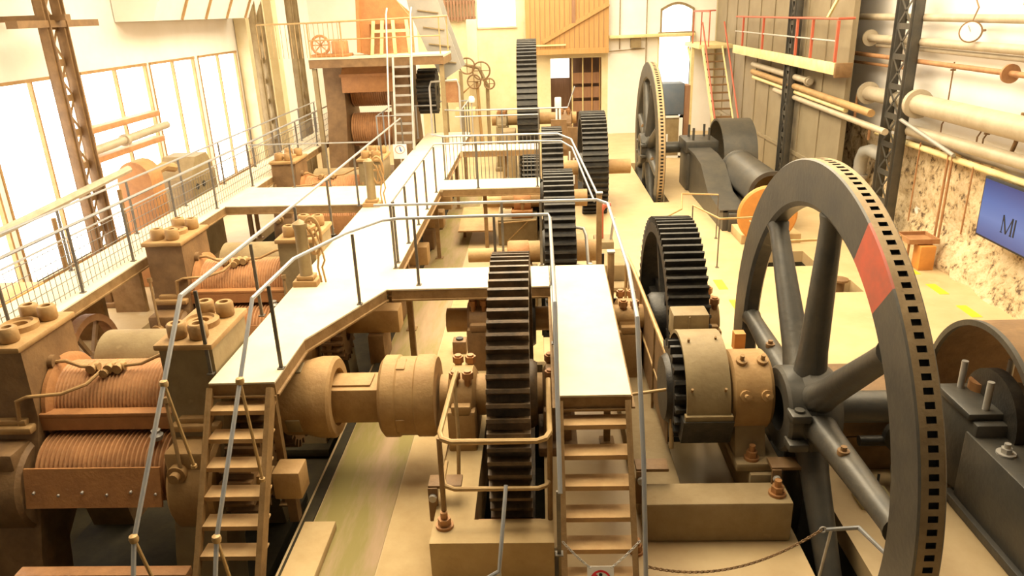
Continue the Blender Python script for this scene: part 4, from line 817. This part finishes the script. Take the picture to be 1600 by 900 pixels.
t = thing('wall_tray', 'rusty tray on a bracket at the foot of the stone wall', 'tray', (7.7, 14.9, 0)); MB().box(7.35, 14.55, .52, 7.95, 15.15, .55).box(7.35, 14.55, .55, 7.38, 15.15, .62).box(7.92, 14.55, .55, 7.95, 15.15, .62).box(7.38, 14.55, .55, 7.92, 14.58, .62).box(7.38, 15.12, .55, 7.92, 15.15, .62).build('tray', RUSTP, t); MB().cyl((7.45, 14.75, 0), (7.45, 14.75, .52), .025, 10).build('leg', RUSTP, t); MB().box(7.55, 14.45, 0, 7.85, 14.75, .50, .01).build('orange_box', ORG, t)
# mezzanine with red rails
t = thing('mezzanine_platform', 'raised yellow edged platform with red rails on the far right', 'platform', (7.6, 23, 3.4))
MB().box(7.0, 18.6, 3.48, 7.06, 28.3, 3.76, .01).build('edge_beam', YELB, t); MB().box(7.06, 18.65, 3.62, 7.41, 28.3, 3.68).build('deck', STEEL, t); MB().box(7.0, 18.5, 3.42, 7.41, 18.59, 3.76, .02).build('end_beam', BRNIRON, t)
MB().tube([(7.04, 28.2, 4.7), (7.04, 18.68, 4.74), (7.4, 18.68, 4.74)], .028).build('top_rail', RED, t); MB().tube([(7.04, 28.2, 4.22), (7.04, 18.68, 4.24)], .022).build('middle_rail', GALV, t)
for y in (18.7, 20.4, 21.6, 24.8, 27.2): MB().box(7.01, y-.03, 3.74, 7.07, y+.03, 4.7).build('post', RED, t)
MB().bar((7.35, 18.8, 5.9), (7.1, 19.6, 4.75), .06, .06).build('slanted_brace', YELB, t)
t = stair('stair', 'far yellow and red stair rising to the mezzanine at the right', 6.25, 7.0, 29.9, 3.66, 14, .245, .26, -1, YELB, BRNIRON)
for x, lab in ((6.22, 0), (7.03, 1)): MB().tube([(x, 26.6, .9), (x, 29.9, 4.5)], .03).build('hand_rail', RED, t); MB().tube([(x, 26.55, .5), (x, 26.6, .0)], .03).build('post', RED, t)
handrail('red_rail', 'red rail with posts at the head of the far right stair', [(6.2, 28.6, 4.9), (6.2, 31.5, 4.9), (7.05, 31.5, 4.9)], [(6.2, 28.6, 4.9), (6.2, 30, 4.9), (6.2, 31.5, 4.9)], RED, RED, .028, (), None, None, .02, 3.7)
o = MB().box(6.15, 29.95, 3.55, 7.41, 32.9, 3.7, .01).build('landing_platform', YELB, None); tag(o, 'yellowish landing at the head of the far right stair', 'platform')
t = thing('landing_post', 'yellowish post carrying the far stair landing', 'post', (6.2, 31.5, 0)); MB().box(6.15, 31.4, 0, 6.27, 31.52, 3.55).build('post', YELB, t); MB().bar((6.2, 31.45, 2.9), (6.2, 32.4, 3.5), .08, .08).build('brace', YELB, t)
# cabinets by the far flywheel
t = thing('slate_cabinet', 'slate blue cabinet with brown side behind the far flywheel', 'cabinet', (4.8, 27.6, 1.5)); MB().box(4.35, 27.2, 1.5, 5.15, 28.0, 2.58, .02).build('body', BLUEB, t, 30); MB().box(5.16, 27.25, .2, 5.36, 27.95, 2.5).build('side_panel', WOODD, t)
t = thing('pale_cabinet', 'pale cabinet with a white frame under the slate blue one', 'cabinet', (4.7, 27.4, 0)); MB().box(4.3, 27.1, .05, 5.0, 27.9, 1.48, .01).build('body', OLIVE, t, 30); MB().box(4.98, 27.05, 0, 5.1, 27.1, 1.49).box(4.2, 27.05, 1.42, 5.1, 27.1, 1.49).box(4.2, 27.05, .0, 5.1, 27.1, .07).build('frame', WHITE, t); MB().box(4.42, 27.08, .55, 4.6, 27.098, .85).build('notice', WHITE, t)
# chain, sign and rail at the bottom edge
def chain(mb, a, b, sag, n=46, r=.011, L=.03):
    a, b = Vector(a), Vector(b); P = [a.lerp(b, i/n)-Vector((0, 0, sag*4*(i/n)*(1-i/n))) for i in range(n+1)]
    for i in range(n):
        p, q = P[i], P[i+1]; d = (q-p).normalized(); s = d.cross(Vector((0, 0, 1))).normalized(); u = s if i % 2 else s.cross(d); c = (p+q)/2; hl = (q-p).length*.62
        mb.tube([c+d*hl*math.cos(2*PI*k/10)+u*hl*.55*math.sin(2*PI*k/10) for k in range(10)], r*.55, 5, 0, True)
    return mb
o = chain(MB(), (.86, 5.28, .62), (2.52, 5.75, .62), .22, 60).build('barrier_chain', BRNIRON, None); tag(o, 'rusty chain sagging from the middle stair to the corner rail', 'chain')
t = thing('corner_rail', 'pale tube rail with a ring end in front of the huge flywheel', 'handrail', (2.8, 5.5, 0)); MB().tube([(2.55, 5.75, .62), (2.85, 5.75, .64), (2.98, 5.4, .6), (3.1, 4.6, .5)], .018).build('top_rail', RAIL, t); MB().tube([(2.53+.03*math.cos(2*PI*k/14), 5.75, .62+.03*math.sin(2*PI*k/14)) for k in range(14)], .008, 6, 0, True).build('ring', GALV, t); MB().cyl((2.54, 5.74, 0), (2.6, 5.74, .62), .014, 8).build('post', GALV, t); MB().box(2.97, 5.2, .0, 3.0, 5.4, .55).build('post', GALV, t)
# ================================================================ far end and left side
t = thing('cane_crusher', 'tall rusty crusher mill under the far left platform', 'crusher', (-5, 23, 0))
for s in (-1, 1):
    xm = -4.95+s*.95
    MB().prism([(22.2, 3.95), (23.8, 3.95), (23.8, 2.6), (24.3, 1.2), (24.3, -.1), (23.6, -.1), (23.3, 1.5), (22.7, 1.5), (22.4, -.1), (21.8, -.1), (21.8, 1.2), (22.2, 2.6)], 'x', xm-.28, xm+.28).build('housing', BRNIRON, t, 35)
MB().prism([(22.0, 3.62), (22.3, 3.84), (22.8, 3.86), (22.8, 3.80), (22.35, 3.78), (22.08, 3.60)], 'x', -5.62, -4.15).build('curved_cover', RUSTO, t, 30)
MB().box(-5.62, 21.98, 3.12, -4.15, 22.03, 3.6, .01).box(-5.66, 21.94, 3.56, -4.1, 22.0, 3.64).build('front_plate', RUSTO, t, 30)
grooved(MB(), .5, -5.6, -4.3, 22.9, 1.95, 20).build('lower_roll', RUSTG, t, 25); grooved(MB(), .5, -5.6, -4.3, 23.2, 3.1, 20).build('upper_roll', RUSTG, t, 25)
MB().box(-6.3, 21.7, -.3, -3.7, 24.4, .55, .03).build('base', BRNIRON, t, 30); MB().box(-5.9, 21.3, .0, -5.3, 21.8, .9, .03).build('foot_block', RUSTO, t, 30)
for yy, zz, R in ((23.0, 3.0, .66),):
    mb = MB(); toothed(mb, R, R-.1, .15, -3.55, -3.0, 20)
    for v in mb.bm.verts: v.co += Vector((0, yy, zz))
    mb.build('crusher_gear', BLACK, t, 25)
MB().tube([(-3.1, 22.0, 1.8), (-3.1, 22.0, 3.2), (-3.05, 22.0, 3.35), (-2.3, 22.0, 3.38), (-2.25, 22, 3.2), (-2.25, 22, 2.0)], .03).build('guard_tube', GALV, t); MB().box(-2.75, 22.05, 2.75, -2.25, 22.1, 3.33).build('guard_plate', RUSTP, t)
t = thing('crusher_platform', 'cream edged raised platform over the crusher at the far left', 'platform', (-4.4, 22.5, 4.1))
MB().box(-6.25, 21.2, 4.06, -2.55, 23.2, 4.12).build('deck', DECK, t); MB().box(-6.25, 21.14, 4.10, -2.55, 21.2, 4.15).build('front_edge', DECK, t); MB().box(-6.25, 21.16, 3.88, -2.55, 21.2, 4.10).build('front_beam', BRNIRON, t); MB().box(-6.25, 21.2, 3.86, -6.2, 23.2, 4.06).build('side_beam', STEEL, t); MB().box(-2.6, 21.2, 3.86, -2.55, 23.2, 4.06).build('side_beam', STEEL, t)
for x, y in ((-6.15, 21.3), (-2.62, 21.3)): MB().box(x-.06, y-.06, 0, x+.06, y+.06, 3.86).build('leg', OLIVE, t)
handrail('handrail', 'tan handrail along the front of the far raised platform', [(-7.6, 21.3, 5.05), (-6.2, 21.22, 5.05), (-2.6, 21.22, 5.1), (-2.6, 23.1, 5.1)], [(-6.2, 21.22, 5.05, 4.12), (-5.3, 21.22, 5.05, 4.12), (-2.62, 21.22, 5.1, 4.12), (-2.62, 23.1, 5.1, 4.12)], RAILT, RAILT, .022, [[(-6.2, 21.22, 4.6), (-2.6, 21.22, 4.62)]], [((-7.6+.13*i, 21.28, 4.15), (-7.6+.13*i, 21.28, 5.05), .009) for i in range(18)], None, .018, 4.12)
t = stair('ladder_stair', 'steep galvanised ladder stair up to the far crusher platform', -3.92, -3.40, 21.12, 4.12, 10, .07, .245, -1, GALV, GALV, 'ladder', .09)
for x in (-3.98, -3.33): MB().tube([(x, 20.2, 2.75), (x+.02, 20.9, 5.2), (x+.02, 21.1, 5.35)], .025).build('hand_rail', GALV, t); MB().tube([(x, 20.15, 2.75), (x-.03, 20.0, 1.75)], .02).build('rail_stay', GALV, t)
t = thing('cane_hopper', 'big orange rust hopper with slanting sides above the platform', 'hopper', (-4.5, 22.6, 4.12))
MB().prism([(-5.15, 4.2), (-5.0, 6.4), (-4.6, 6.4), (-3.6, 5.15), (-3.6, 4.95), (-4.75, 4.95), (-4.82, 4.12)], 'y', 22.45, 22.6).prism([(-5.15, 4.2), (-5.0, 6.4), (-4.92, 6.4), (-5.05, 4.2)], 'y', 22.3, 22.65).build('front_sheet', RUSTO, t, 30)
MB().prism([(-5.1, 4.12), (-4.95, 6.4), (-3.6, 5.2), (-3.6, 4.12)], 'y', 22.95, 23.05).build('back_sheet', RUSTG, t, 30)
for x, lean in ((-4.72, .12), (-4.45, .10), (-4.05, 0), (-3.62, -.05)): MB().bar((x, 22.3, 4.12), (x+lean, 22.3, 5.05), .09, .05).build('upright', YELB, t)
MB().box(-4.6, 22.27, 4.72, -3.6, 22.33, 4.8).build('cross_bar', YELB, t)
t = thing('platform_winch', 'small rusty winch with spoked wheel on the far platform', 'winch', (-6.0, 22.2, 4.12))
mb = MB(); mb.tube([(-6.1+.25*math.cos(2*PI*i/24), 22.0, 4.45+.25*math.sin(2*PI*i/24)) for i in range(24)], .035, 8, 0, True)
for k in range(4): mb.bar((-6.1-.23*math.cos(PI*k/4), 22.0, 4.45-.23*math.sin(PI*k/4)), (-6.1+.23*math.cos(PI*k/4), 22, 4.45+.23*math.sin(PI*k/4)), .03, .03)
mb.build('wheel', RUSTO, t); MB().box(-5.8, 22.0, 4.12, -5.4, 22.4, 4.55, .03).build('gear_case', RUSTG, t); MB().box(-6.4, 21.9, 4.12, -5.3, 22.5, 4.2, .02).build('base', RUSTO, t)
# inclined elevator
t = thing('cane_elevator', 'grey inclined elevator trough climbing behind the far platform', 'conveyor', (-2.5, 24, 2))
for y in (23.6, 24.9): MB().prism([(-2.9, 3.25), (-2.3, 3.6), (-2.72, 4.9), (-3.2, 6.6), (-4.0, 6.6), (-3.75, 5.2), (-3.35, 4.2)], 'y', y, y+.05).build('side_sheet', PIPEG, t, 30)
for k in range(6): MB().bar((-2.45-.15*k, 23.57, 3.75+.48*k), (-3.1-.14*k, 23.57, 3.85+.48*k), .06, .03).build('stiffener', OLIVE, t)
MB().bar((-2.75, 24.27, 3.5), (-3.6, 24.27, 6.2), 1.25, .04).build('trough_floor', OLIVE, t)
for x in (-2.85, -2.35): MB().box(x-.05, 23.66, 0, x+.05, 23.76, 3.5).build('leg', OLIVE, t)
# wooden hood and store fittings on the far wall
t = thing('wooden_hood', 'brown boarded hood with slanting beam on the far wall', 'hood', (1.2, 32.6, 3.4))
MB().box(-.45, 32.5, 3.45, 2.96, 32.6, 6.2).build('boarding', WOOD, t)
mb = MB()
for k in range(1, 17): mb.box(-.45+.2*k-.008, 32.485, 3.62, -.45+.2*k+.008, 32.499, 6.1)
o = mb.build('board_joints', WOODD, t); o['kind'] = 'stuff'
MB().bar((.25, 32.45, 3.9), (2.95, 32.45, 5.3), .06, .16).build('slanting_beam', WOOD, t); MB().box(1.45, 32.42, 4.6, 1.6, 32.5, 6.2).build('post', WOODD, t); MB().box(-.2, 32.42, 3.4, 2.96, 32.5, 3.6).build('bottom_beam', WOOD, t); MB().box(-.2, 32.40, 3.74, 1.2, 32.44, 3.8).build('rod', YELB, t)
t = thing('slat_screen', 'dark wooden slat screen high on the far wall beside the white window', 'screen', (-3.3, 32.9, 4.8))
for k in range(12): MB().box(-4.05+.13*k, 32.8, 4.80+.03*(k % 3), -3.97+.13*k, 32.85, 6.2).build('slat', WOODD, t)
MB().box(-4.1, 32.85, 4.9, -2.5, 32.9, 5.0).box(-4.1, 32.85, 5.5, -2.5, 32.9, 5.6).build('batten', WOODD, t)
t = thing('store_rack', 'brown rack with poles in the store opening under the hood', 'rack', (2.0, 33.6, 0))
for x in (1.5, 1.95, 2.35, 2.68): MB().box(x-.025, 33.5, 0, x+.025, 33.55, 3.2).build('pole', YELB if x < 2 else WOOD, t)
for z, m in ((.9, WOODD), (1.5, WOODD), (2.1, WOODD)): MB().box(1.5, 33.56, z, 2.68, 34.1, z+.45).build('shelf_board', m, t)
t = thing('ledge_shelf', 'long cream ledge shelf across the far wall right of the hood', 'shelf', (4, 32.8, 3.9)); MB().box(3.0, 32.6, 3.94, 6.5, 32.99, 4.06, .01).build('ledge', YELB, t); MB().box(3.9, 32.7, 3.55, 4.3, 32.98, 3.94).build('bracket', OLIVE, t)
pipe('thin vertical pipe on the far wall left of the arched window', [(4.55, 32.9, 6), (4.55, 32.9, 1.2)], .02, OLIVE, (), 'wall_conduit', 'conduits on the far wall')
pipe('thin vertical pipe on the far wall nearest the wooden hood', [(3.45, 32.9, 6), (3.45, 32.9, 3.5)], .02, OLIVE, (), 'wall_conduit', 'conduits on the far wall')
pipe('thin level pipe across the far wall over the whitened part', [(2.98, 32.9, 3.42), (4.5, 32.9, 3.5)], .02, OLIVE, (), 'wall_conduit', 'conduits on the far wall')
# machinery around the tallest far gear
bearing('dark bearing with two tall black nuts right of the tallest far gear', .65, 1.15, 26.2, 1.5, 0, .42, BRNIRON)
bearing('brown bearing left of the tallest far gear', -1.45, -1.05, 26.2, 1.5, 0, .42, OLIVE)
block('tall grey pier below the tallest far gear', -1.2, 24.2, 0, -.75, 25.0, 1.55, CONCG, .02)
block('cream pier with a tan top right of the tallest far gear', .2, 22.4, 0, 1.0, 23.2, .9, CONC, .02)
t = thing('white_bracket', 'small white bracket standing right of the tallest far gear', 'bracket', (.62, 24.4, .9)); MB().box(.52, 24.35, 2.2, .74, 24.45, 2.55, .04).box(.55, 24.36, 1.85, .61, 24.44, 2.25).box(.66, 24.36, 1.85, .72, 24.44, 2.25).build('bracket', WHITE, t); MB().box(.4, 24.3, .9, .9, 24.5, 1.85).build('stand', BRNIRON, t)
t = thing('switch_panel', 'brown upright panel with white strips right of the tallest far gear', 'panel', (1.0, 22.6, 0)); MB().box(.85, 22.3, .0, 1.25, 22.36, 1.9).build('panel', BRNIRON, t); MB().box(.88, 22.28, .4, .93, 22.3, 1.2).build('white_strip', WHITE, t); MB().box(1.0, 22.28, .2, 1.05, 22.3, 1.0).build('white_strip', WHITE, t)
t = thing('valve_manifold', 'tangle of old valves and hand wheels on the cream far wall', 'manifold', (-2.4, 30.5, 1))
for x, z, r in ((-2.75, 3.2, .3), (-2.2, 3.0, .34), (-2.5, 2.6, .26), (-1.9, 2.5, .2)):
    MB().tube([(x+r*math.cos(2*PI*i/24), 30.4, z+r*math.sin(2*PI*i/24)) for i in range(24)], .03, 8, 0, True).bar((x-r, 30.4, z), (x+r, 30.4, z), .03, .03).bar((x, 30.4, z-r), (x, 30.4, z+r), .03, .03).build('hand_wheel', BRNIRON, t)
MB().tube([(-3.1, 30.6, 3.3), (-2.3, 30.6, 3.1), (-2.0, 30.6, 2.4), (-2.0, 30.6, 0)], .07).build('pipe', OLIVE, t); MB().tube([(-3.2, 30.5, 2.0), (-2.4, 30.5, 2.6), (-2.3, 30.5, 0)], .06).build('pipe', TANIRON, t); MB().box(-3.3, 30.2, 1.3, -2.5, 30.8, 1.6, .02).build('shelf', YELB, t)
o = MB().box(-2.75, 30.9, 0, -2.35, 31.3, 4.9, .02).build('wall_pier', CREAMW, None); tag(o, 'cream square pier by the old valves at the far wall', 'pier')
t = thing('white_drum', 'small white round lamp post top on the far walkway rail', 'lamp', (-2.0, 23.0, 2.6)); MB().cyl((-2.0, 23.0, 1.7), (-2.0, 23.0, 2.66), .02, 8).build('stem', GALV, t); MB().lathe([(0, 0), (.09, .01), (.11, .1), (.07, .18), (0, .2)], 'z', (-2.0, 23.0, 2.62), 16).build('globe', WHITE, t)
# left window side
t = thing('orange_machine', 'old orange machine with rounded hood beside the left windows', 'machine', (-8.1, 15, .0))
mb = MB(); mb.prism([(-8.55, 0), (-8.55, 2.2)]+[(-8.2-.35*math.cos(PI*i/10), 2.2+.4*math.sin(PI*i/10)) for i in range(11)]+[(-7.85, 2.2), (-7.85, 0)], 'y', 14.7, 15.2); mb.build('hood', RUSTO, t, 35); MB().tube([(-8.2, 15.2, 2.2), (-8.1, 15.8, 2.3), (-8.05, 16.15, 2.2)], .1).build('pipe', TANIRON, t); MB().box(-8.4, 14.5, .0, -7.7, 15.9, 1.1, .04).build('base', RUSTO, t)
t = thing('grey_machine', 'grey cast machine with round holes beside the orange machine', 'machine', (-8, 16.8, 0)); MB().prism([(16.2, 0), (16.2, 1.9), (16.6, 2.35), (17.2, 2.35), (17.5, 1.9), (17.5, 0)], 'x', -8.5, -7.75).build('body', OLIVE, t, 35)
for z in (.9, 1.3, 1.7): 
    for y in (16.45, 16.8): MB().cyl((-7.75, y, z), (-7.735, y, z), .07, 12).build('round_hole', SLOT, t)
t = thing('orange_cart', 'low bright orange cart on the floor beside the left windows', 'cart', (-8.8, 10.6, 0)); MB().box(-9.3, 9.6, .5, -8.35, 11.6, 1.2, .05).build('body', ORG, t); 
for x in (-9.2, -8.45):
    for y in (9.9, 11.3): MB().cyl((x-.05, y, .25), (x+.05, y, .25), .25, 18).build('wheel', BRNIRON, t)
MB().box(-9.3, 9.7, 1.2, -9.24, 11.5, 1.9).build('rack_side', ORG, t)
t = thing('left_conduit', 'long cream pipe on stands along the left windows', 'pipe', (-8.4, 12, 0)); MB().tube([(-8.15, 8, 2.2), (-8.15, 14.5, 2.5)], .075).build('pipe', PIPE, t)
for y in (9.0, 11.9, 14): MB().cyl((-8.15, y, 0), (-8.15, y, 2.2), .04, 10).build('stand', STEEL, t)
pipe('pale duct with a joint before the left windows', [(-9.1, 14.8, 2.78), (-9.1, 18.3, 2.86)], .09, PIPE, [((-9.1, 16.3, 2.81), YD, .13, .12)], 'wall_pipe', 'pipes along the left windows')
for lab, z in (('upper brown shelf board before the left windows', 3.1), ('lower brown shelf board before the left windows', 2.5)):
    o = MB().box(-9.45, 14.9, z, -9.15, 18.2, z+.12, .01).build('wall_shelf', RUSTG, None); tag(o, lab, 'shelf', 'boards on the left windows')
t = thing('pipe_bundle', 'stack of grey steel bars lying below the left windows', 'bars', (-7.9, 12.6, 0)); MB().bar((-8.0, 11.2, .8), (-7.7, 13.3, 1.0), .45, .06).bar((-8.1, 11.5, .95), (-7.6, 13.2, 1.15), .1, .06).build('bars', GALV, t); MB().box(-8.4, 11.8, 0, -7.6, 11.9, .78).build('trestle', STEEL, t); MB().box(-8.2, 13.1, 0, -7.6, 13.2, .9).build('trestle', STEEL, t)
t = thing('roof_gutter', 'white ribbed gutter box high above the left windows', 'duct', (-9.0, 20, 5.2)); MB().prism([(-9.48, 5.25), (-8.6, 5.25), (-8.3, 5.9), (-8.3, 7.2), (-9.48, 7.2)], 'y', 17.6, 24.2).build('casing', PLASTER, t, 20)
for y in (19.0, 20.4, 21.8, 23.2): MB().bar((-8.57, y, 5.25), (-8.27, y, 5.9), .05, .05).build('rib', TANIRON, t)
t = thing('roof_brace', 'tan angle brace at the head of the nearest left column', 'brace', (-8.5, 13.7, 5.2)); MB().bar((-8.5, 12.6, 5.25), (-8.5, 15.0, 5.25), .2, .12).bar((-9.4, 13.7, 5.35), (-8.2, 13.7, 5.35), .16, .1).build('beam', BRNIRON, t)
# ---------------------------------------------------------------- signs
def no_sign(label, c, w, face):
    # face: outward normal (pointing to viewer) in the yz plane tilt
    t = thing('warning_sign', label, 'sign', c); n = Vector(face).normalized(); u = Vector((1, 0, 0)); v = n.cross(u); M = Matrix((u, v, n)).transposed().to_4x4(); M.translation = Vector(c)
    MB().box(-w/2, -w*.62, -.003, w/2, w*.62, .003, 0, 0, M).build('plate', WHITE, t, 0)
    cy_ = w*.08; R = w*.40
    mb = MB(); V = []
    for i in range(40):
        a = 2*PI*i/40; V.append([mb.bm.verts.new(M @ Vector((math.cos(a)*r, cy_+math.sin(a)*r, .0045))) for r in (R, R*.80)])
    for i in range(40): mb.face([V[i][0], V[(i+1) % 40][0], V[(i+1) % 40][1], V[i][1]])
    b = R*.9*math.sqrt(.5); mb.face([mb.bm.verts.new(M @ Vector(q)) for q in ((-b-.06*w, cy_+b-.02*w, .0055), (-b+.06*w, cy_+b+.02*w, .0055), (b+.06*w, cy_-b+.02*w, .0055), (b-.06*w, cy_-b-.02*w, .0055))])
    mb.build('red_ring', REDS, t, 0)
    return t, M, w, cy_, R
def poly(mb, M, pts, z=.004):
    mb.face([mb.bm.verts.new(M @ Vector((x, y, z))) for x, y in pts])
t, M, w_, cy_, R = no_sign('white no entry sign with red ring and walking figure on the middle stair', (.46, 5.30, .43), .235, (0, -.72, .30))
mb = MB()
poly(mb, M, [(.0+.016*math.cos(a*PI/6), cy_+R*.56+.016*math.sin(a*PI/6)) for a in range(12)])
poly(mb, M, [(-.022, cy_+R*.36), (.020, cy_+R*.36), (.024, cy_-R*.1), (-.016, cy_-R*.1)])
poly(mb, M, [(-.016, cy_-R*.1), (.006, cy_-R*.1), (-.030, cy_-R*.65), (-.048, cy_-R*.62)]); poly(mb, M, [(.002, cy_-R*.1), (.024, cy_-R*.1), (.046, cy_-R*.6), (.028, cy_-R*.66)])
poly(mb, M, [(-.022, cy_+R*.34), (-.022, cy_+R*.2), (-.052, cy_-R*.05), (-.058, cy_+.004)]); poly(mb, M, [(.020, cy_+R*.34), (.022, cy_+R*.2), (.056, cy_+R*.02), (.058, cy_+R*.14)])
mb.build('walking_figure', INK, t, 0)
o = chain(MB(), (.13, 5.42, .78), (.37, 5.31, .585), .015, 12, .008).build('sign_chain', GALV, None); tag(o, 'thin chain from the stair left side to the no entry sign', 'chain', 'sign chains')
o = chain(MB(), (.55, 5.31, .585), (.81, 5.42, .78), .015, 12, .008).build('sign_chain', GALV, None); tag(o, 'thin chain from the no entry sign to the stair right side', 'chain', 'sign chains')
t = thing('warning_sign', 'small white warning sign standing across the central walkway', 'sign', (-3.47, 18.6, 1.7))
MB().box(-3.64, 18.6, 1.80, -3.30, 18.612, 2.16).build('plate', WHITE, t, 0); MB().cyl((-3.47, 18.64, 1.7), (-3.47, 18.64, 2.1), .02, 8).build('stand', GALV, t)
mb = MB(); mb.prism([(-3.49, 2.10), (-3.46, 2.10), (-3.42, 1.98), (-3.46, 1.98)], 'y', 18.594, 18.599); mb.build('blue_mark', BLUES, t, 0)
mb = MB(); mb.tube([(-3.47+.12*math.cos(2*PI*i/24), 18.596, 2.03+.10*math.sin(2*PI*i/24)) for i in range(24)], .006, 5, 0, True); mb.build('red_ring', REDS, t, 0)
